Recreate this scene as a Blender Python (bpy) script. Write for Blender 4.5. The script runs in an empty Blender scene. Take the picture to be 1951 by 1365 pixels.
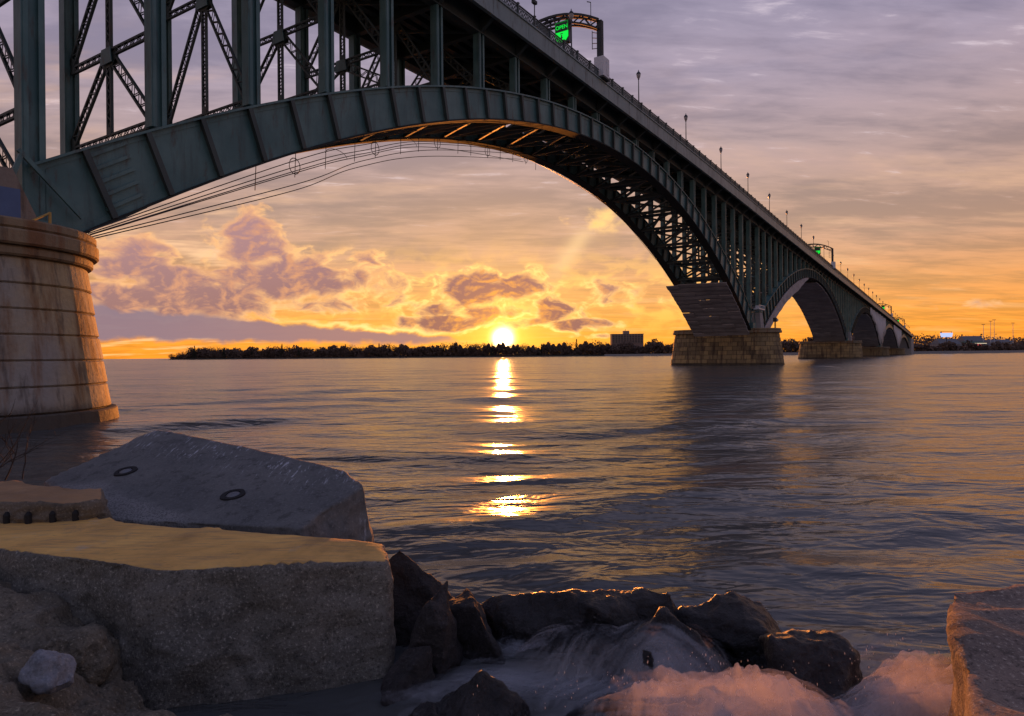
import bpy, bmesh, math, random
import numpy as np
from mathutils import Vector, Matrix, noise as mnoise
random.seed(7)
rng = np.random.default_rng(7)
sc = bpy.context.scene
col = sc.collection
rad = math.radians
H = 2.4                                   # eye height above the water

# ------------------------------------------------------------------ camera
cam_d = bpy.data.cameras.new("camera")
cam_d.sensor_width = 36.0
cam_d.lens = 23.93
cam_d.shift_y = -5.5 / 1951
cam_d.clip_start = 0.05
cam_d.clip_end = 60000
cam = bpy.data.objects.new("camera", cam_d)
col.objects.link(cam)
cam.matrix_world = Matrix.Translation((0, 0, H)) @ Matrix.Rotation(rad(90), 4, 'X') @ Matrix.Rotation(rad(-0.55), 4, 'Z')
sc.camera = cam
sc.view_settings.view_transform = 'Standard'
sc.view_settings.look = 'None'
sc.view_settings.exposure = 0.22
sc.view_settings.gamma = 1.0
sc.view_settings.use_curve_mapping = False
sc.cycles.max_bounces = 7
sc.cycles.transparent_max_bounces = 16
sc.cycles.sample_clamp_indirect = 6.0
sc.cycles.use_denoising = True

SUN_AZ, SUN_EL = -0.75, 1.42                 # degrees: azimuth from +Y towards +X, elevation
sd = Vector((math.sin(rad(SUN_AZ)) * math.cos(rad(SUN_EL)), math.cos(rad(SUN_AZ)) * math.cos(rad(SUN_EL)), math.sin(rad(SUN_EL))))


# ------------------------------------------------------------------ node helper
class NT:
    def __init__(s, nt):
        s.nt = nt

    def n(s, t, **kw):
        nd = s.nt.nodes.new(t)
        for k, v in kw.items():
            setattr(nd, k, v)
        return nd

    def put(s, sock, v):
        if isinstance(v, bpy.types.NodeSocket):
            s.nt.links.new(v, sock)
        elif v is not None:
            if isinstance(v, (tuple, list)) and len(v) == 3 and sock.type == 'RGBA':
                v = (*v, 1)
            sock.default_value = v

    def m(s, op, a, b=None, c=None, clamp=False):
        nd = s.n('ShaderNodeMath', operation=op, use_clamp=clamp)
        s.put(nd.inputs[0], a); s.put(nd.inputs[1], b); s.put(nd.inputs[2], c)
        return nd.outputs[0]

    def vm(s, op, a, b=None, out=0):
        nd = s.n('ShaderNodeVectorMath', operation=op)
        s.put(nd.inputs[0], a); s.put(nd.inputs[1], b)
        return nd.outputs[out]

    def comb(s, x, y, z):
        nd = s.n('ShaderNodeCombineXYZ')
        s.put(nd.inputs[0], x); s.put(nd.inputs[1], y); s.put(nd.inputs[2], z)
        return nd.outputs[0]

    def sep(s, v):
        nd = s.n('ShaderNodeSeparateXYZ'); s.put(nd.inputs[0], v)
        return nd.outputs

    def noise(s, vec, scale, detail=4, rough=.55, dist=0.0, out=0):
        nd = s.n('ShaderNodeTexNoise')
        s.put(nd.inputs['Vector'], vec); nd.inputs['Scale'].default_value = scale
        nd.inputs['Detail'].default_value = detail; nd.inputs['Roughness'].default_value = rough
        nd.inputs['Distortion'].default_value = dist
        return nd.outputs[out]

    def vor(s, vec, scale, feature='F1', out='Distance', rnd=1.0):
        nd = s.n('ShaderNodeTexVoronoi', feature=feature)
        s.put(nd.inputs['Vector'], vec); nd.inputs['Scale'].default_value = scale
        nd.inputs['Randomness'].default_value = rnd
        return nd.outputs[out]

    def ramp(s, f, stops, interp='LINEAR'):
        nd = s.n('ShaderNodeValToRGB'); s.put(nd.inputs[0], f)
        cr = nd.color_ramp; cr.interpolation = interp
        while len(cr.elements) < len(stops):
            cr.elements.new(0.5)
        for e, (p, c) in zip(cr.elements, stops):
            e.position = p
            e.color = (*c, 1) if isinstance(c, (tuple, list)) else (c, c, c, 1)
        return nd.outputs[0]

    def mix(s, f, a, b, mode='MIX'):
        nd = s.n('ShaderNodeMix', data_type='RGBA', blend_type=mode)
        s.put(nd.inputs[0], f); s.put(nd.inputs[6], a); s.put(nd.inputs[7], b)
        return nd.outputs[2]

    def sst(s, x, lo, hi):
        nd = s.n('ShaderNodeMapRange', interpolation_type='SMOOTHSTEP')
        s.put(nd.inputs[0], x); s.put(nd.inputs[1], lo); s.put(nd.inputs[2], hi)
        return nd.outputs[0]

    def map(s, vec, scale=(1, 1, 1), loc=(0, 0, 0), rot=(0, 0, 0)):
        nd = s.n('ShaderNodeMapping'); s.put(nd.inputs[0], vec)
        nd.inputs['Location'].default_value = loc; nd.inputs['Rotation'].default_value = rot
        nd.inputs['Scale'].default_value = scale
        return nd.outputs[0]

    def bump(s, h, strength=.5, dist=.1, normal=None):
        nd = s.n('ShaderNodeBump'); s.put(nd.inputs['Height'], h)
        nd.inputs['Strength'].default_value = strength; nd.inputs['Distance'].default_value = dist
        if normal is not None: s.put(nd.inputs['Normal'], normal)
        return nd.outputs[0]


def srgb(r, g, b):
    f = lambda c: c / 12.92 if c <= .04045 else ((c + .055) / 1.055) ** 2.4
    return (f(r / 255), f(g / 255), f(b / 255))


# ------------------------------------------------------------------ sky
def px_dir(px, py):                       # azimuth / elevation in degrees of a spot in the sky
    a = math.atan((px - 975.5) / 1297.0)
    e = math.atan((677.0 - (px - 975.5) * .0096 - py) / 1297.0 * math.cos(a))
    return math.degrees(a), math.degrees(e)


world = bpy.data.worlds.new("World")
sc.world = world
world.use_nodes = True
W = NT(world.node_tree)
world.node_tree.nodes.clear()
dirv = W.n('ShaderNodeTexCoord').outputs['Generated']
dx, dy, dz = W.sep(dirv)
az = W.m('MULTIPLY', W.m('ARCTAN2', dx, dy), 57.29578)
el = W.m('MULTIPLY', W.m('ARCSINE', dz), 57.29578)
sky = W.n('ShaderNodeTexSky', sky_type='NISHITA', sun_disc=False)
sky.sun_elevation = rad(SUN_EL)
sky.sun_rotation = rad(SUN_AZ)
sky.air_density = 1.0
sky.dust_density = 0.0

SKYC = [(0, (228, 128, 44)), (3, (228, 130, 46)), (5.5, (208, 128, 68)), (8.5, (188, 132, 104)), (12, (172, 130, 114)),
        (16, (164, 134, 134)), (22, (150, 134, 154)), (30, (138, 129, 154)), (50, (114, 114, 148)), (90, (94, 98, 134))]
eln = W.m('DIVIDE', W.m('MAXIMUM', el, 0.0), 90.0)
base = W.ramp(eln, [(e / 90, srgb(*c)) for e, c in SKYC])
SKYB = [(0, (138, 118, 128)), (10, (134, 122, 140)), (25, (120, 118, 146)), (50, (106, 110, 145)), (90, (100, 106, 142))]
back = W.ramp(eln, [(e / 90, srgb(*c)) for e, c in SKYB])
sdot = W.vm('DOT_PRODUCT', dirv, tuple(sd), out=1)
sang = W.m('MULTIPLY', W.m('ARCCOSINE', W.m('MINIMUM', sdot, 1.0)), 57.29578)
base = W.mix(W.sst(sang, 48.0, 115.0), base, back)

# thin high stratus, streaked, seen in perspective
inv = W.m('DIVIDE', 1.0, W.m('ADD', W.m('MAXIMUM', dz, 0.0), 0.09))
pl = W.comb(W.m('MULTIPLY', dx, inv), W.m('MULTIPLY', dy, inv), 0.0)
pl2 = W.map(pl, scale=(0.75, 1.5, 1), rot=(0, 0, rad(-14)))
st1 = W.noise(pl2, 2.1, 7, .58, .35)
st2 = W.noise(W.map(pl2, scale=(1, 1.6, 1), loc=(4, 1, 0)), 5.5, 6, .6, .3)
stv = W.m('ADD', W.m('MULTIPLY', st1, .65), W.m('MULTIPLY', st2, .35))
st0 = W.noise(pl2, .85, 5, .55, .5)
stv = W.m('ADD', W.m('MULTIPLY', stv, .62), W.m('MULTIPLY', st0, .38))
dk = W.sst(stv, .42, .565)
base = W.mix(W.m('MULTIPLY', W.m('SUBTRACT', 1.0, dk), .80), base, (.54, .53, .62), 'MULTIPLY')
base = W.mix(W.m('MULTIPLY', W.sst(stv, .54, .64), .35), base, (1.36, 1.27, 1.2), 'MULTIPLY')
holes = W.sst(W.m('ADD', W.m('MULTIPLY', st2, .7), W.m('MULTIPLY', st1, .3)), .565, .70)
base = W.mix(W.m('MULTIPLY', holes, W.m('MULTIPLY', W.sst(el, 7.0, 15.0), .45)), base, srgb(222, 205, 214))
warm = W.sst(W.noise(pl2, 1.3, 5, .6, .4), .5, .68)
base = W.mix(W.m('MULTIPLY', warm, W.m('MULTIPLY', W.sst(el, 27.0, 9.0), W.m('MULTIPLY_ADD', W.sst(az, -12.0, -26.0), .55, .22))), base, srgb(244, 188, 140))

# low cumulus: named masses broken up by fractal noise
def blob(ax, ex, ra, re, w):
    a = W.m('DIVIDE', W.m('SUBTRACT', az, ax), ra)
    e = W.m('DIVIDE', W.m('SUBTRACT', el, ex), re)
    d = W.m('ADD', W.m('MULTIPLY', a, a), W.m('MULTIPLY', e, e))
    return W.m('MULTIPLY', W.m('EXPONENT', W.m('MULTIPLY', d, -1.0)), w)


BLOBS = [(255, 505, 90, 40, .8), (345, 545, 80, 42, .9), (475, 462, 58, 54, .85), (500, 535, 100, 46, .8), (590, 530, 60, 44, .85),
         (620, 580, 120, 22, .5), (240, 570, 90, 30, .9), (400, 585, 130, 26, .8),
         (905, 548, 62, 30, 1.0), (990, 546, 60, 28, .8), (835, 590, 60, 20, .65), (1060, 590, 60, 28, .7), (925, 600, 90, 22, .6),
         (850, 615, 90, 16, .85), (1105, 618, 70, 12, .75), (1010, 615, 60, 14, .6), (1160, 560, 60, 30, .42), (740, 545, 70, 34, .45),
         (1130, 640, 60, 6, .4), (690, 520, 60, 36, .55), (300, 470, 40, 30, .5), (1240, 560, 50, 26, .35), (1850, 575, 70, 14, .42), (1660, 590, 50, 10, .3), (1120, 420, 70, 16, .2)]
mask = None
for (px, py, rx, ry, w) in BLOBS:
    a0, e0 = px_dir(px, py)
    k = math.degrees(1 / 1297.0)
    b = blob(a0, e0, rx * k * math.cos(rad(a0)) ** 2 * 1.15, ry * k * math.cos(rad(a0)) * 1.15, w)
    mask = b if mask is None else W.m('MAXIMUM', mask, b)
cv = W.comb(W.m('MULTIPLY', az, .80), W.m('MULTIPLY', el, 1.3), 0.0)
warp = W.vm('SCALE', W.vm('SUBTRACT', W.noise(cv, .35, 3, .5, 0, 1), (.5, .5, .5)), None)
warp.node.inputs['Scale'].default_value = 1.5
cvw = W.vm('ADD', cv, warp)


def dens_at(vec):
    return W.noise(vec, .58, 7, .53, .25)


sa, se = SUN_AZ * .80, SUN_EL * 1.3
tosun = W.vm('NORMALIZE', W.vm('SUBTRACT', (sa, se, 0), cv))
off = W.vm('SCALE', tosun, None); off.node.inputs['Scale'].default_value = .30
d0 = dens_at(cvw)
d1 = dens_at(W.vm('ADD', cvw, off))
dn = W.m('SUBTRACT', d0, .5)
dens = W.m('ADD', W.m('MULTIPLY', mask, 1.45), W.m('MULTIPLY', dn, 2.2))
cov = W.m('MULTIPLY', W.sst(dens, .28, .66), W.sst(mask, .06, .22))
core = W.sst(dens, .40, .90)
lit = W.m('MULTIPLY_ADD', W.m('SUBTRACT', d0, d1), 7.0, .22, clamp=True)
near = W.m('EXPONENT', W.m('MULTIPLY', W.m('DIVIDE', sang, 9.0), -1.0))
rimc = W.mix(W.m('MULTIPLY', near, 1.7, clamp=True), srgb(246, 186, 128), (1.7, 1.0, .28))
corec = W.mix(W.sst(el, 2.0, 11.0), srgb(152, 112, 108), srgb(172, 132, 134))
corec = W.mix(W.m('MULTIPLY', near, .8), corec, srgb(148, 84, 60))
salm = W.mix(W.m('MULTIPLY', near, 1.3, clamp=True), srgb(212, 152, 118), srgb(246, 162, 58))
body = W.mix(W.m('MULTIPLY', lit, .85), corec, salm)
edge = W.mix(W.m('MULTIPLY_ADD', lit, .8, .42, clamp=True), salm, rimc)
cc = W.mix(core, edge, body)

# yellow light filling the air low round the sun
glow3 = W.m('EXPONENT', W.m('MULTIPLY', W.m('DIVIDE', sang, 6.5), -1.0))
base = W.mix(W.m('MULTIPLY', glow3, .72, clamp=True), base, (1.0, .42, .05))
eld = W.m('ABSOLUTE', W.m('SUBTRACT', el, 4.8))
band = W.m('EXPONENT', W.m('MULTIPLY', W.m('MULTIPLY', W.m('DIVIDE', eld, 3.0), W.m('DIVIDE', eld, 3.0)), -1.0))
band = W.m('MULTIPLY', band, W.sst(sang, 32.0, 8.0))
base = W.mix(W.m('MULTIPLY', band, W.m('MULTIPLY', W.sst(d0, .40, .62), .8)), base, (1.0, .47, .07))
out = W.mix(cov, base, cc)

# long flat violet bank low on the left
ta, te = W.m('ADD', az, W.m('MULTIPLY', W.m('SUBTRACT', d0, .5), 6)), W.m('ADD', el, W.m('MULTIPLY', W.m('SUBTRACT', d0, .5), 1.3))
(a1, e1), (a2, e2) = px_dir(200, 583), px_dir(760, 634)
top = W.m('MULTIPLY_ADD', W.m('SUBTRACT', az, a1), (e2 - e1) / (a2 - a1), e1)
(a1, f1), (a2, f2) = px_dir(220, 650), px_dir(760, 656)
bot = W.m('MULTIPLY_ADD', W.m('SUBTRACT', az, a1), (f2 - f1) / (a2 - a1), f1)
bm = W.m('MULTIPLY', W.sst(W.m('SUBTRACT', top, te), -.10, .25), W.sst(W.m('SUBTRACT', te, bot), -.15, .35))
bm = W.m('MULTIPLY', bm, W.sst(ta, -2.5, -8.0))
bm = W.m('MULTIPLY', bm, W.sst(ta, -75.0, -55.0))
out = W.mix(W.m('MULTIPLY', bm, .96), out, W.mix(W.sst(az, -30.0, -9.0), srgb(138, 116, 128), srgb(166, 124, 118)))
rim2 = W.m('MULTIPLY', W.sst(W.m('ABSOLUTE', W.m('SUBTRACT', W.m('SUBTRACT', te, top), .2)), .28, .0), W.sst(az, -23.0, -11.0))
rim2 = W.m('MULTIPLY', rim2, W.sst(ta, -4.0, -8.0))
out = W.mix(W.m('MULTIPLY', rim2, .75), out, (1.1, .72, .28))

# one small golden cloud with a slanting shaft of light below it
a0, e0 = px_dir(1158, 417)
gb = blob(a0, e0, 2.0, 1.0, .95)
gb = W.m('MULTIPLY', W.sst(W.m('ADD', gb, W.m('MULTIPLY', W.m('SUBTRACT', d0, .5), 2.0)), .22, .95), W.sst(gb, .05, .35))
out = W.mix(W.m('MULTIPLY', gb, .92), out, (1.0, .54, .14))
aA, eA = px_dir(1115, 445); aB, eB = px_dir(1045, 545)
t_ = W.m('DIVIDE', W.m('SUBTRACT', eA, el), eA - eB)
axis = W.m('MULTIPLY_ADD', t_, aB - aA, aA)
dd = W.m('DIVIDE', W.m('SUBTRACT', az, axis), .9)
ray = W.m('MULTIPLY', W.m('EXPONENT', W.m('MULTIPLY', W.m('MULTIPLY', dd, dd), -1.0)), W.m('MULTIPLY', W.sst(t_, -.25, .1), W.sst(t_, 1.35, .2)))
out = W.mix(W.m('MULTIPLY', ray, .40), out, (1.0, .60, .25))

# the sun burning through: bright disc and aureole
g1 = W.m('EXPONENT', W.m('MULTIPLY', W.m('POWER', W.m('DIVIDE', sang, .60), 2.0), -1.0))
g2 = W.m('EXPONENT', W.m('MULTIPLY', W.m('POWER', W.m('DIVIDE', sang, 2.3), 1.2), -1.0))
out = W.mix(1.0, out, W.mix(g1, (0, 0, 0), (14, 10, 5)), 'ADD')
out = W.mix(1.0, out, W.mix(g2, (0, 0, 0), (1.0, .42, .05)), 'ADD')
below = W.sst(el, -1.0, -6.0)
out = W.mix(below, out, (.10, .08, .09))
bgA = W.n('ShaderNodeBackground'); W.put(bgA.inputs[0], W.mix(W.m('MAXIMUM', W.m('MULTIPLY', cov, .92), W.m('MULTIPLY', bm, .92)), sky.outputs[0], (0, 0, 0))); bgA.inputs[1].default_value = 0.05
bgB = W.n('ShaderNodeBackground'); W.put(bgB.inputs[0], out); bgB.inputs[1].default_value = 1.0
ad = W.n('ShaderNodeAddShader')
W.nt.links.new(bgA.outputs[0], ad.inputs[0]); W.nt.links.new(bgB.outputs[0], ad.inputs[1])
wo = W.n('ShaderNodeOutputWorld'); W.nt.links.new(ad.outputs[0], wo.inputs[0])

sun_d = bpy.data.lights.new("sun", 'SUN')
sun_d.energy = 3.2
sun_d.angle = rad(0.6)
sun_d.color = (1.0, .30, .05)
sun = bpy.data.objects.new("sun", sun_d)
col.objects.link(sun)
sun.rotation_euler = (-sd).to_track_quat('-Z', 'Y').to_euler()

# ------------------------------------------------------------------ object helpers
ORG = {}


def prop(o, label=None, cat=None, group=None, kind=None):
    if label: o['label'] = label
    if cat: o['category'] = cat
    if group: o['group'] = group
    if kind: o['kind'] = kind
    return o


def thing(name, label, cat, loc=(0, 0, 0), group=None):
    o = bpy.data.objects.new(name, None)
    o.empty_display_size = .2
    col.objects.link(o)
    o.location = loc
    ORG[o.name] = Vector(loc)
    return prop(o, label, cat, group)


class MB:
    """collects simple solids, in world coordinates"""
    def __init__(s):
        s.v = []; s.f = []

    def add(s, vs, fs):
        b = len(s.v)
        s.v.extend([tuple(p) for p in vs])
        s.f.extend([tuple(i + b for i in f) for f in fs])
        return s

    def hexa(s, p):                        # 8 corners: 4 of the bottom loop then 4 of the top loop
        return s.add(p, [(3, 2, 1, 0), (4, 5, 6, 7), (0, 1, 5, 4), (1, 2, 6, 5), (2, 3, 7, 6), (3, 0, 4, 7)])

    def box(s, c, d, X=(1, 0, 0), Y=(0, 1, 0), Z=(0, 0, 1)):
        c, X, Y, Z = Vector(c), Vector(X) * d[0] / 2, Vector(Y) * d[1] / 2, Vector(Z) * d[2] / 2
        return s.hexa([c - X - Y - Z, c + X - Y - Z, c + X + Y - Z, c - X + Y - Z, c - X - Y + Z, c + X - Y + Z, c + X + Y + Z, c - X + Y + Z])

    def beam(s, a, b, w, h, side=(0, 0, 1)):   # bar from a to b; w across, h along 'side'
        a, b = Vector(a), Vector(b)
        t = (b - a)
        if t.length < 1e-6: return s
        t.normalize()
        sd_ = Vector(side); n = sd_ - t * sd_.dot(t)
        if n.length < 1e-4:
            n = Vector((1, 0, 0)) - t * t.x
        n.normalize(); q = t.cross(n)
        q *= w / 2; n *= h / 2
        return s.hexa([a - q - n, a + q - n, a + q + n, a - q + n, b - q - n, b + q - n, b + q + n, b - q + n])

    def tube(s, pts, r, n=6, cap=True):
        pts = [Vector(p) for p in pts]
        rs = r if isinstance(r, (list, tuple)) else [r] * len(pts)
        rings = []
        up = Vector((.13, .21, .97))
        for i, p in enumerate(pts):
            t = (pts[min(i + 1, len(pts) - 1)] - pts[max(i - 1, 0)])
            if t.length < 1e-9: t = Vector((0, 0, 1))
            t.normalize()
            a = t.cross(up)
            if a.length < .05: a = t.cross(Vector((1, 0, 0)))
            a.normalize(); b = t.cross(a)
            rings.append([p + (a * math.cos(2 * math.pi * k / n) + b * math.sin(2 * math.pi * k / n)) * rs[i] for k in range(n)])
        vs = [q for rg in rings for q in rg]
        fs = []
        for i in range(len(pts) - 1):
            for k in range(n):
                fs.append((i * n + k, i * n + (k + 1) % n, (i + 1) * n + (k + 1) % n, (i + 1) * n + k))
        if cap:
            fs.append(tuple(range(n - 1, -1, -1))); fs.append(tuple((len(pts) - 1) * n + k for k in range(n)))
        return s.add(vs, fs)

    def lathe(s, c, prof, n=12):
        vs = [(c[0] + r * math.cos(2 * math.pi * k / n), c[1] + r * math.sin(2 * math.pi * k / n), c[2] + z) for r, z in prof for k in range(n)]
        fs = []
        for i in range(len(prof) - 1):
            for k in range(n):
                fs.append((i * n + k, i * n + (k + 1) % n, (i + 1) * n + (k + 1) % n, (i + 1) * n + k))
        fs.append(tuple(range(n - 1, -1, -1))); fs.append(tuple((len(prof) - 1) * n + k for k in range(n)))
        return s.add(vs, fs)

    def mesh(s, name, org=Vector((0, 0, 0))):
        me = bpy.data.meshes.new(name)
        me.from_pydata([(p[0] - org[0], p[1] - org[1], p[2] - org[2]) for p in s.v], [], s.f)
        me.update()
        return me


def root_of(o):
    while o.parent: o = o.parent
    return o


def mk(name, mb, mat, parent=None, smooth=False, org=None):
    if org is None:
        org = ORG.get(root_of(parent).name, Vector((0, 0, 0))) if parent else Vector((0, 0, 0))
    me = mb if isinstance(mb, bpy.types.Mesh) else mb.mesh(name, org)
    o = bpy.data.objects.new(name, me)
    if mat and not me.materials: me.materials.append(mat)
    if smooth: me.shade_smooth()
    col.objects.link(o)
    if parent: o.parent = parent
    return o


def grid_mesh(name, V, nu, nv, smooth=True):   # V: (nu*nv,3) array, row-major over u
    idx = np.arange(nu * nv).reshape(nu, nv)
    q = np.stack([idx[:-1, :-1], idx[1:, :-1], idx[1:, 1:], idx[:-1, 1:]], -1).reshape(-1, 4)
    me = bpy.data.meshes.new(name)
    me.vertices.add(nu * nv); me.vertices.foreach_set('co', V.astype(np.float32).ravel())
    me.loops.add(q.size); me.loops.foreach_set('vertex_index', q.astype(np.int32).ravel())
    me.polygons.add(len(q)); me.polygons.foreach_set('loop_start', np.arange(0, q.size, 4, dtype=np.int32))
    me.polygons.foreach_set('loop_total', np.full(len(q), 4, dtype=np.int32))
    me.update(calc_edges=True)
    if smooth: me.shade_smooth()
    return me


# ------------------------------------------------------------------ materials
def mat(name, build):
    m = bpy.data.materials.new(name); m.use_nodes = True
    nt = NT(m.node_tree)
    b = m.node_tree.nodes['Principled BSDF']
    build(nt, b)
    return m


def setp(nt, b, **kw):
    for k, v in kw.items():
        nt.put(b.inputs[k.replace('_', ' ')], v)


def opos(nt):
    return nt.n('ShaderNodeNewGeometry').outputs['Position']


def m_paint(c1, c2, rough=.42, rivets=False):
    def f(nt, b):
        p = opos(nt)
        n1 = nt.noise(p, .35, 5, .6); n2 = nt.noise(nt.map(p, scale=(1, 1, .25)), 2.2, 5, .65)
        c = nt.mix(nt.sst(n1, .35, .68), c1, c2)
        c = nt.mix(nt.m('MULTIPLY', nt.sst(n2, .53, .72), .7), c, (.075, .05, .035))
        n3 = nt.noise(nt.map(p, scale=(1, 1, .12)), .9, 6, .7)
        c = nt.mix(nt.m('MULTIPLY', nt.sst(n3, .50, .66), .45), c, (.030, .042, .042))
        setp(nt, b, Base_Color=c, Roughness=nt.m('MULTIPLY_ADD', n2, .25, rough - .12))
        h = n2
        if rivets:
            vd = nt.vor(p, 4.5, rnd=.15)
            h = nt.m('ADD', nt.m('MULTIPLY', n2, .4), nt.m('MULTIPLY', nt.sst(vd, .16, .08), .5))
        nt.put(b.inputs['Normal'], nt.bump(h, .35, .03))
    return f


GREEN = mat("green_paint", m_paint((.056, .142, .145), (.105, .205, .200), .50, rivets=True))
GREEN_D = mat("green_paint_shaded", m_paint((.032, .054, .054), (.050, .072, .068), .6))  # darker copy of the green; shade on the stiffeners is put into its colour
FLANGE = mat("flange_glow_toned", m_paint((.018, .025, .025), (.030, .035, .033), .95))  # near-black, rougher paint copy; dims the sun glow under the ribs by colour
FASC = mat("fascia_grey_green", m_paint((.17, .235, .235), (.22, .275, .27), .5))
STEEL = mat("dark_steel", m_paint((.035, .04, .042), (.05, .055, .055), .75))
RAILM = mat("rail_green", m_paint((.04, .065, .065), (.055, .08, .078), .5))


def _deck(nt, b):
    p = opos(nt)
    n1 = nt.noise(p, .5, 6, .6)
    setp(nt, b, Base_Color=nt.ramp(n1, [(.3, (.055, .052, .05)), (.7, (.11, .105, .10))]), Roughness=.85)


DECK = mat("deck_concrete", _deck)


def _stone(c0, c1, c2, wet=1.2, sc_=1.0):
    def f(nt, b):
        p = opos(nt)
        x, y, z = nt.sep(p)
        st = nt.noise(nt.map(p, scale=(.9, .9, .07)), 1.5 * sc_, 6, .62)      # run-off streaks
        big = nt.noise(p, .22 * sc_, 4, .55)
        fine = nt.noise(p, 6.0 * sc_, 6, .65)
        c = nt.mix(nt.sst(big, .33, .66), c0, c1)
        c = nt.mix(nt.m('MULTIPLY', nt.sst(st, .47, .66), .85), c, c2)
        c = nt.mix(nt.m('MULTIPLY', nt.sst(nt.noise(nt.map(p, scale=(1.4, 1.4, .1), loc=(9, 3, 0)), 2.1 * sc_, 5, .6), .55, .70), .6), c, (.06, .045, .035))
        c = nt.mix(nt.m('MULTIPLY', nt.sst(fine, .35, .75), .35), c, nt.mix(.5, c, (.09, .075, .06)))
        c = nt.mix(nt.m('MULTIPLY', nt.sst(nt.m('ADD', z, nt.m('MULTIPLY', fine, .5)), wet, wet - .55), .92), c, (.040, .033, .026))
        setp(nt, b, Base_Color=c, Roughness=nt.m('MULTIPLY_ADD', fine, .25, .62))
        nt.put(b.inputs['Normal'], nt.bump(nt.m('ADD', fine, nt.m('MULTIPLY', st, .4)), .55, .06))
    return f


PIER = mat("pier_concrete", _stone((.44, .335, .17), (.31, .30, .275), (.20, .095, .03), 1.2))
def _ashlar(nt, b):
    _stone((.36, .265, .13), (.29, .215, .11), (.10, .06, .035), .9)(nt, b)
    rnd = nt.n('ShaderNodeObjectInfo').outputs['Random']
    lk = b.inputs['Base Color'].links[0]
    src = lk.from_socket; nt.nt.links.remove(lk)
    nt.put(b.inputs['Base Color'], nt.mix(1.0, src, nt.ramp(rnd, [(0, (.55, .50, .46)), (.5, (.92, .88, .82)), (1, (1.25, 1.15, .95))]), 'MULTIPLY'))


PIERB = mat("pier_limestone", _ashlar)
CAPM = mat("pier_cap_stone", _stone((.29, .215, .12), (.20, .16, .11), (.20, .085, .028), -9))


def _cov(nt, b):
    p = opos(nt)
    n1 = nt.noise(nt.map(p, scale=(.35, .35, 1.2)), .9, 6, .6)
    n2 = nt.noise(p, 3.5, 6, .65)
    c = nt.ramp(n1, [(.3, (.26, .245, .25)), (.55, (.38, .36, .37)), (.75, (.50, .48, .50))])
    c = nt.mix(nt.m('MULTIPLY', nt.sst(n2, .52, .7), .4), c, (.20, .17, .16))
    setp(nt, b, Base_Color=c, Roughness=.75)
    nt.put(b.inputs['Normal'], nt.bump(n2, .3, .06))


COVER = mat("weathered_sheeting", _cov)


def _tarp(nt, b):
    p = opos(nt)
    n1 = nt.noise(nt.map(p, scale=(1, 1, .2)), .45, 5, .6)
    setp(nt, b, Base_Color=nt.ramp(n1, [(.3, (.42, .41, .42)), (.7, (.62, .61, .62))]), Roughness=.8)
    nt.put(b.inputs['Normal'], nt.bump(n1, .6, .5))


TARP = mat("white_tarpaulin", _tarp)


def plain(name, c, rough=.6, metal=0.0):
    def f(nt, b):
        n = nt.noise(opos(nt), 3.0, 4, .6)
        setp(nt, b, Base_Color=nt.mix(n, tuple(x * .8 for x in c), tuple(min(1, x * 1.2) for x in c)), Roughness=rough, Metallic=metal)
    return mat(name, f)


def glow(name, c, s):
    def f(nt, b):
        setp(nt, b, Base_Color=(0, 0, 0), Emission_Color=c, Emission_Strength=s)
    return mat(name, f)


MORTAR = plain("dark_mortar", (.055, .045, .035), .9)
WHITEB = plain("cabinet_white", (.62, .63, .66), .45)
BLACK = plain("black_metal", (.02, .022, .024), .4)
LGLASS = plain("lantern_glass", (.32, .31, .30), .25)
LEDG = glow("green_leds", (.0, .9, .06), .85)
LEDD = glow("green_leds_dim", (.0, .40, .03), .22)
CABLE = plain("cable_grey", (.05, .045, .045), .5)
BLUEP = plain("blue_paint", (.085, .135, .26), .7)
YELP = plain("yellow_rail_paint", (.42, .27, .06), .5)
PEDC = mat("pedestal_concrete", _stone((.27, .21, .16), (.22, .19, .16), (.2, .12, .07), -9))


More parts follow.
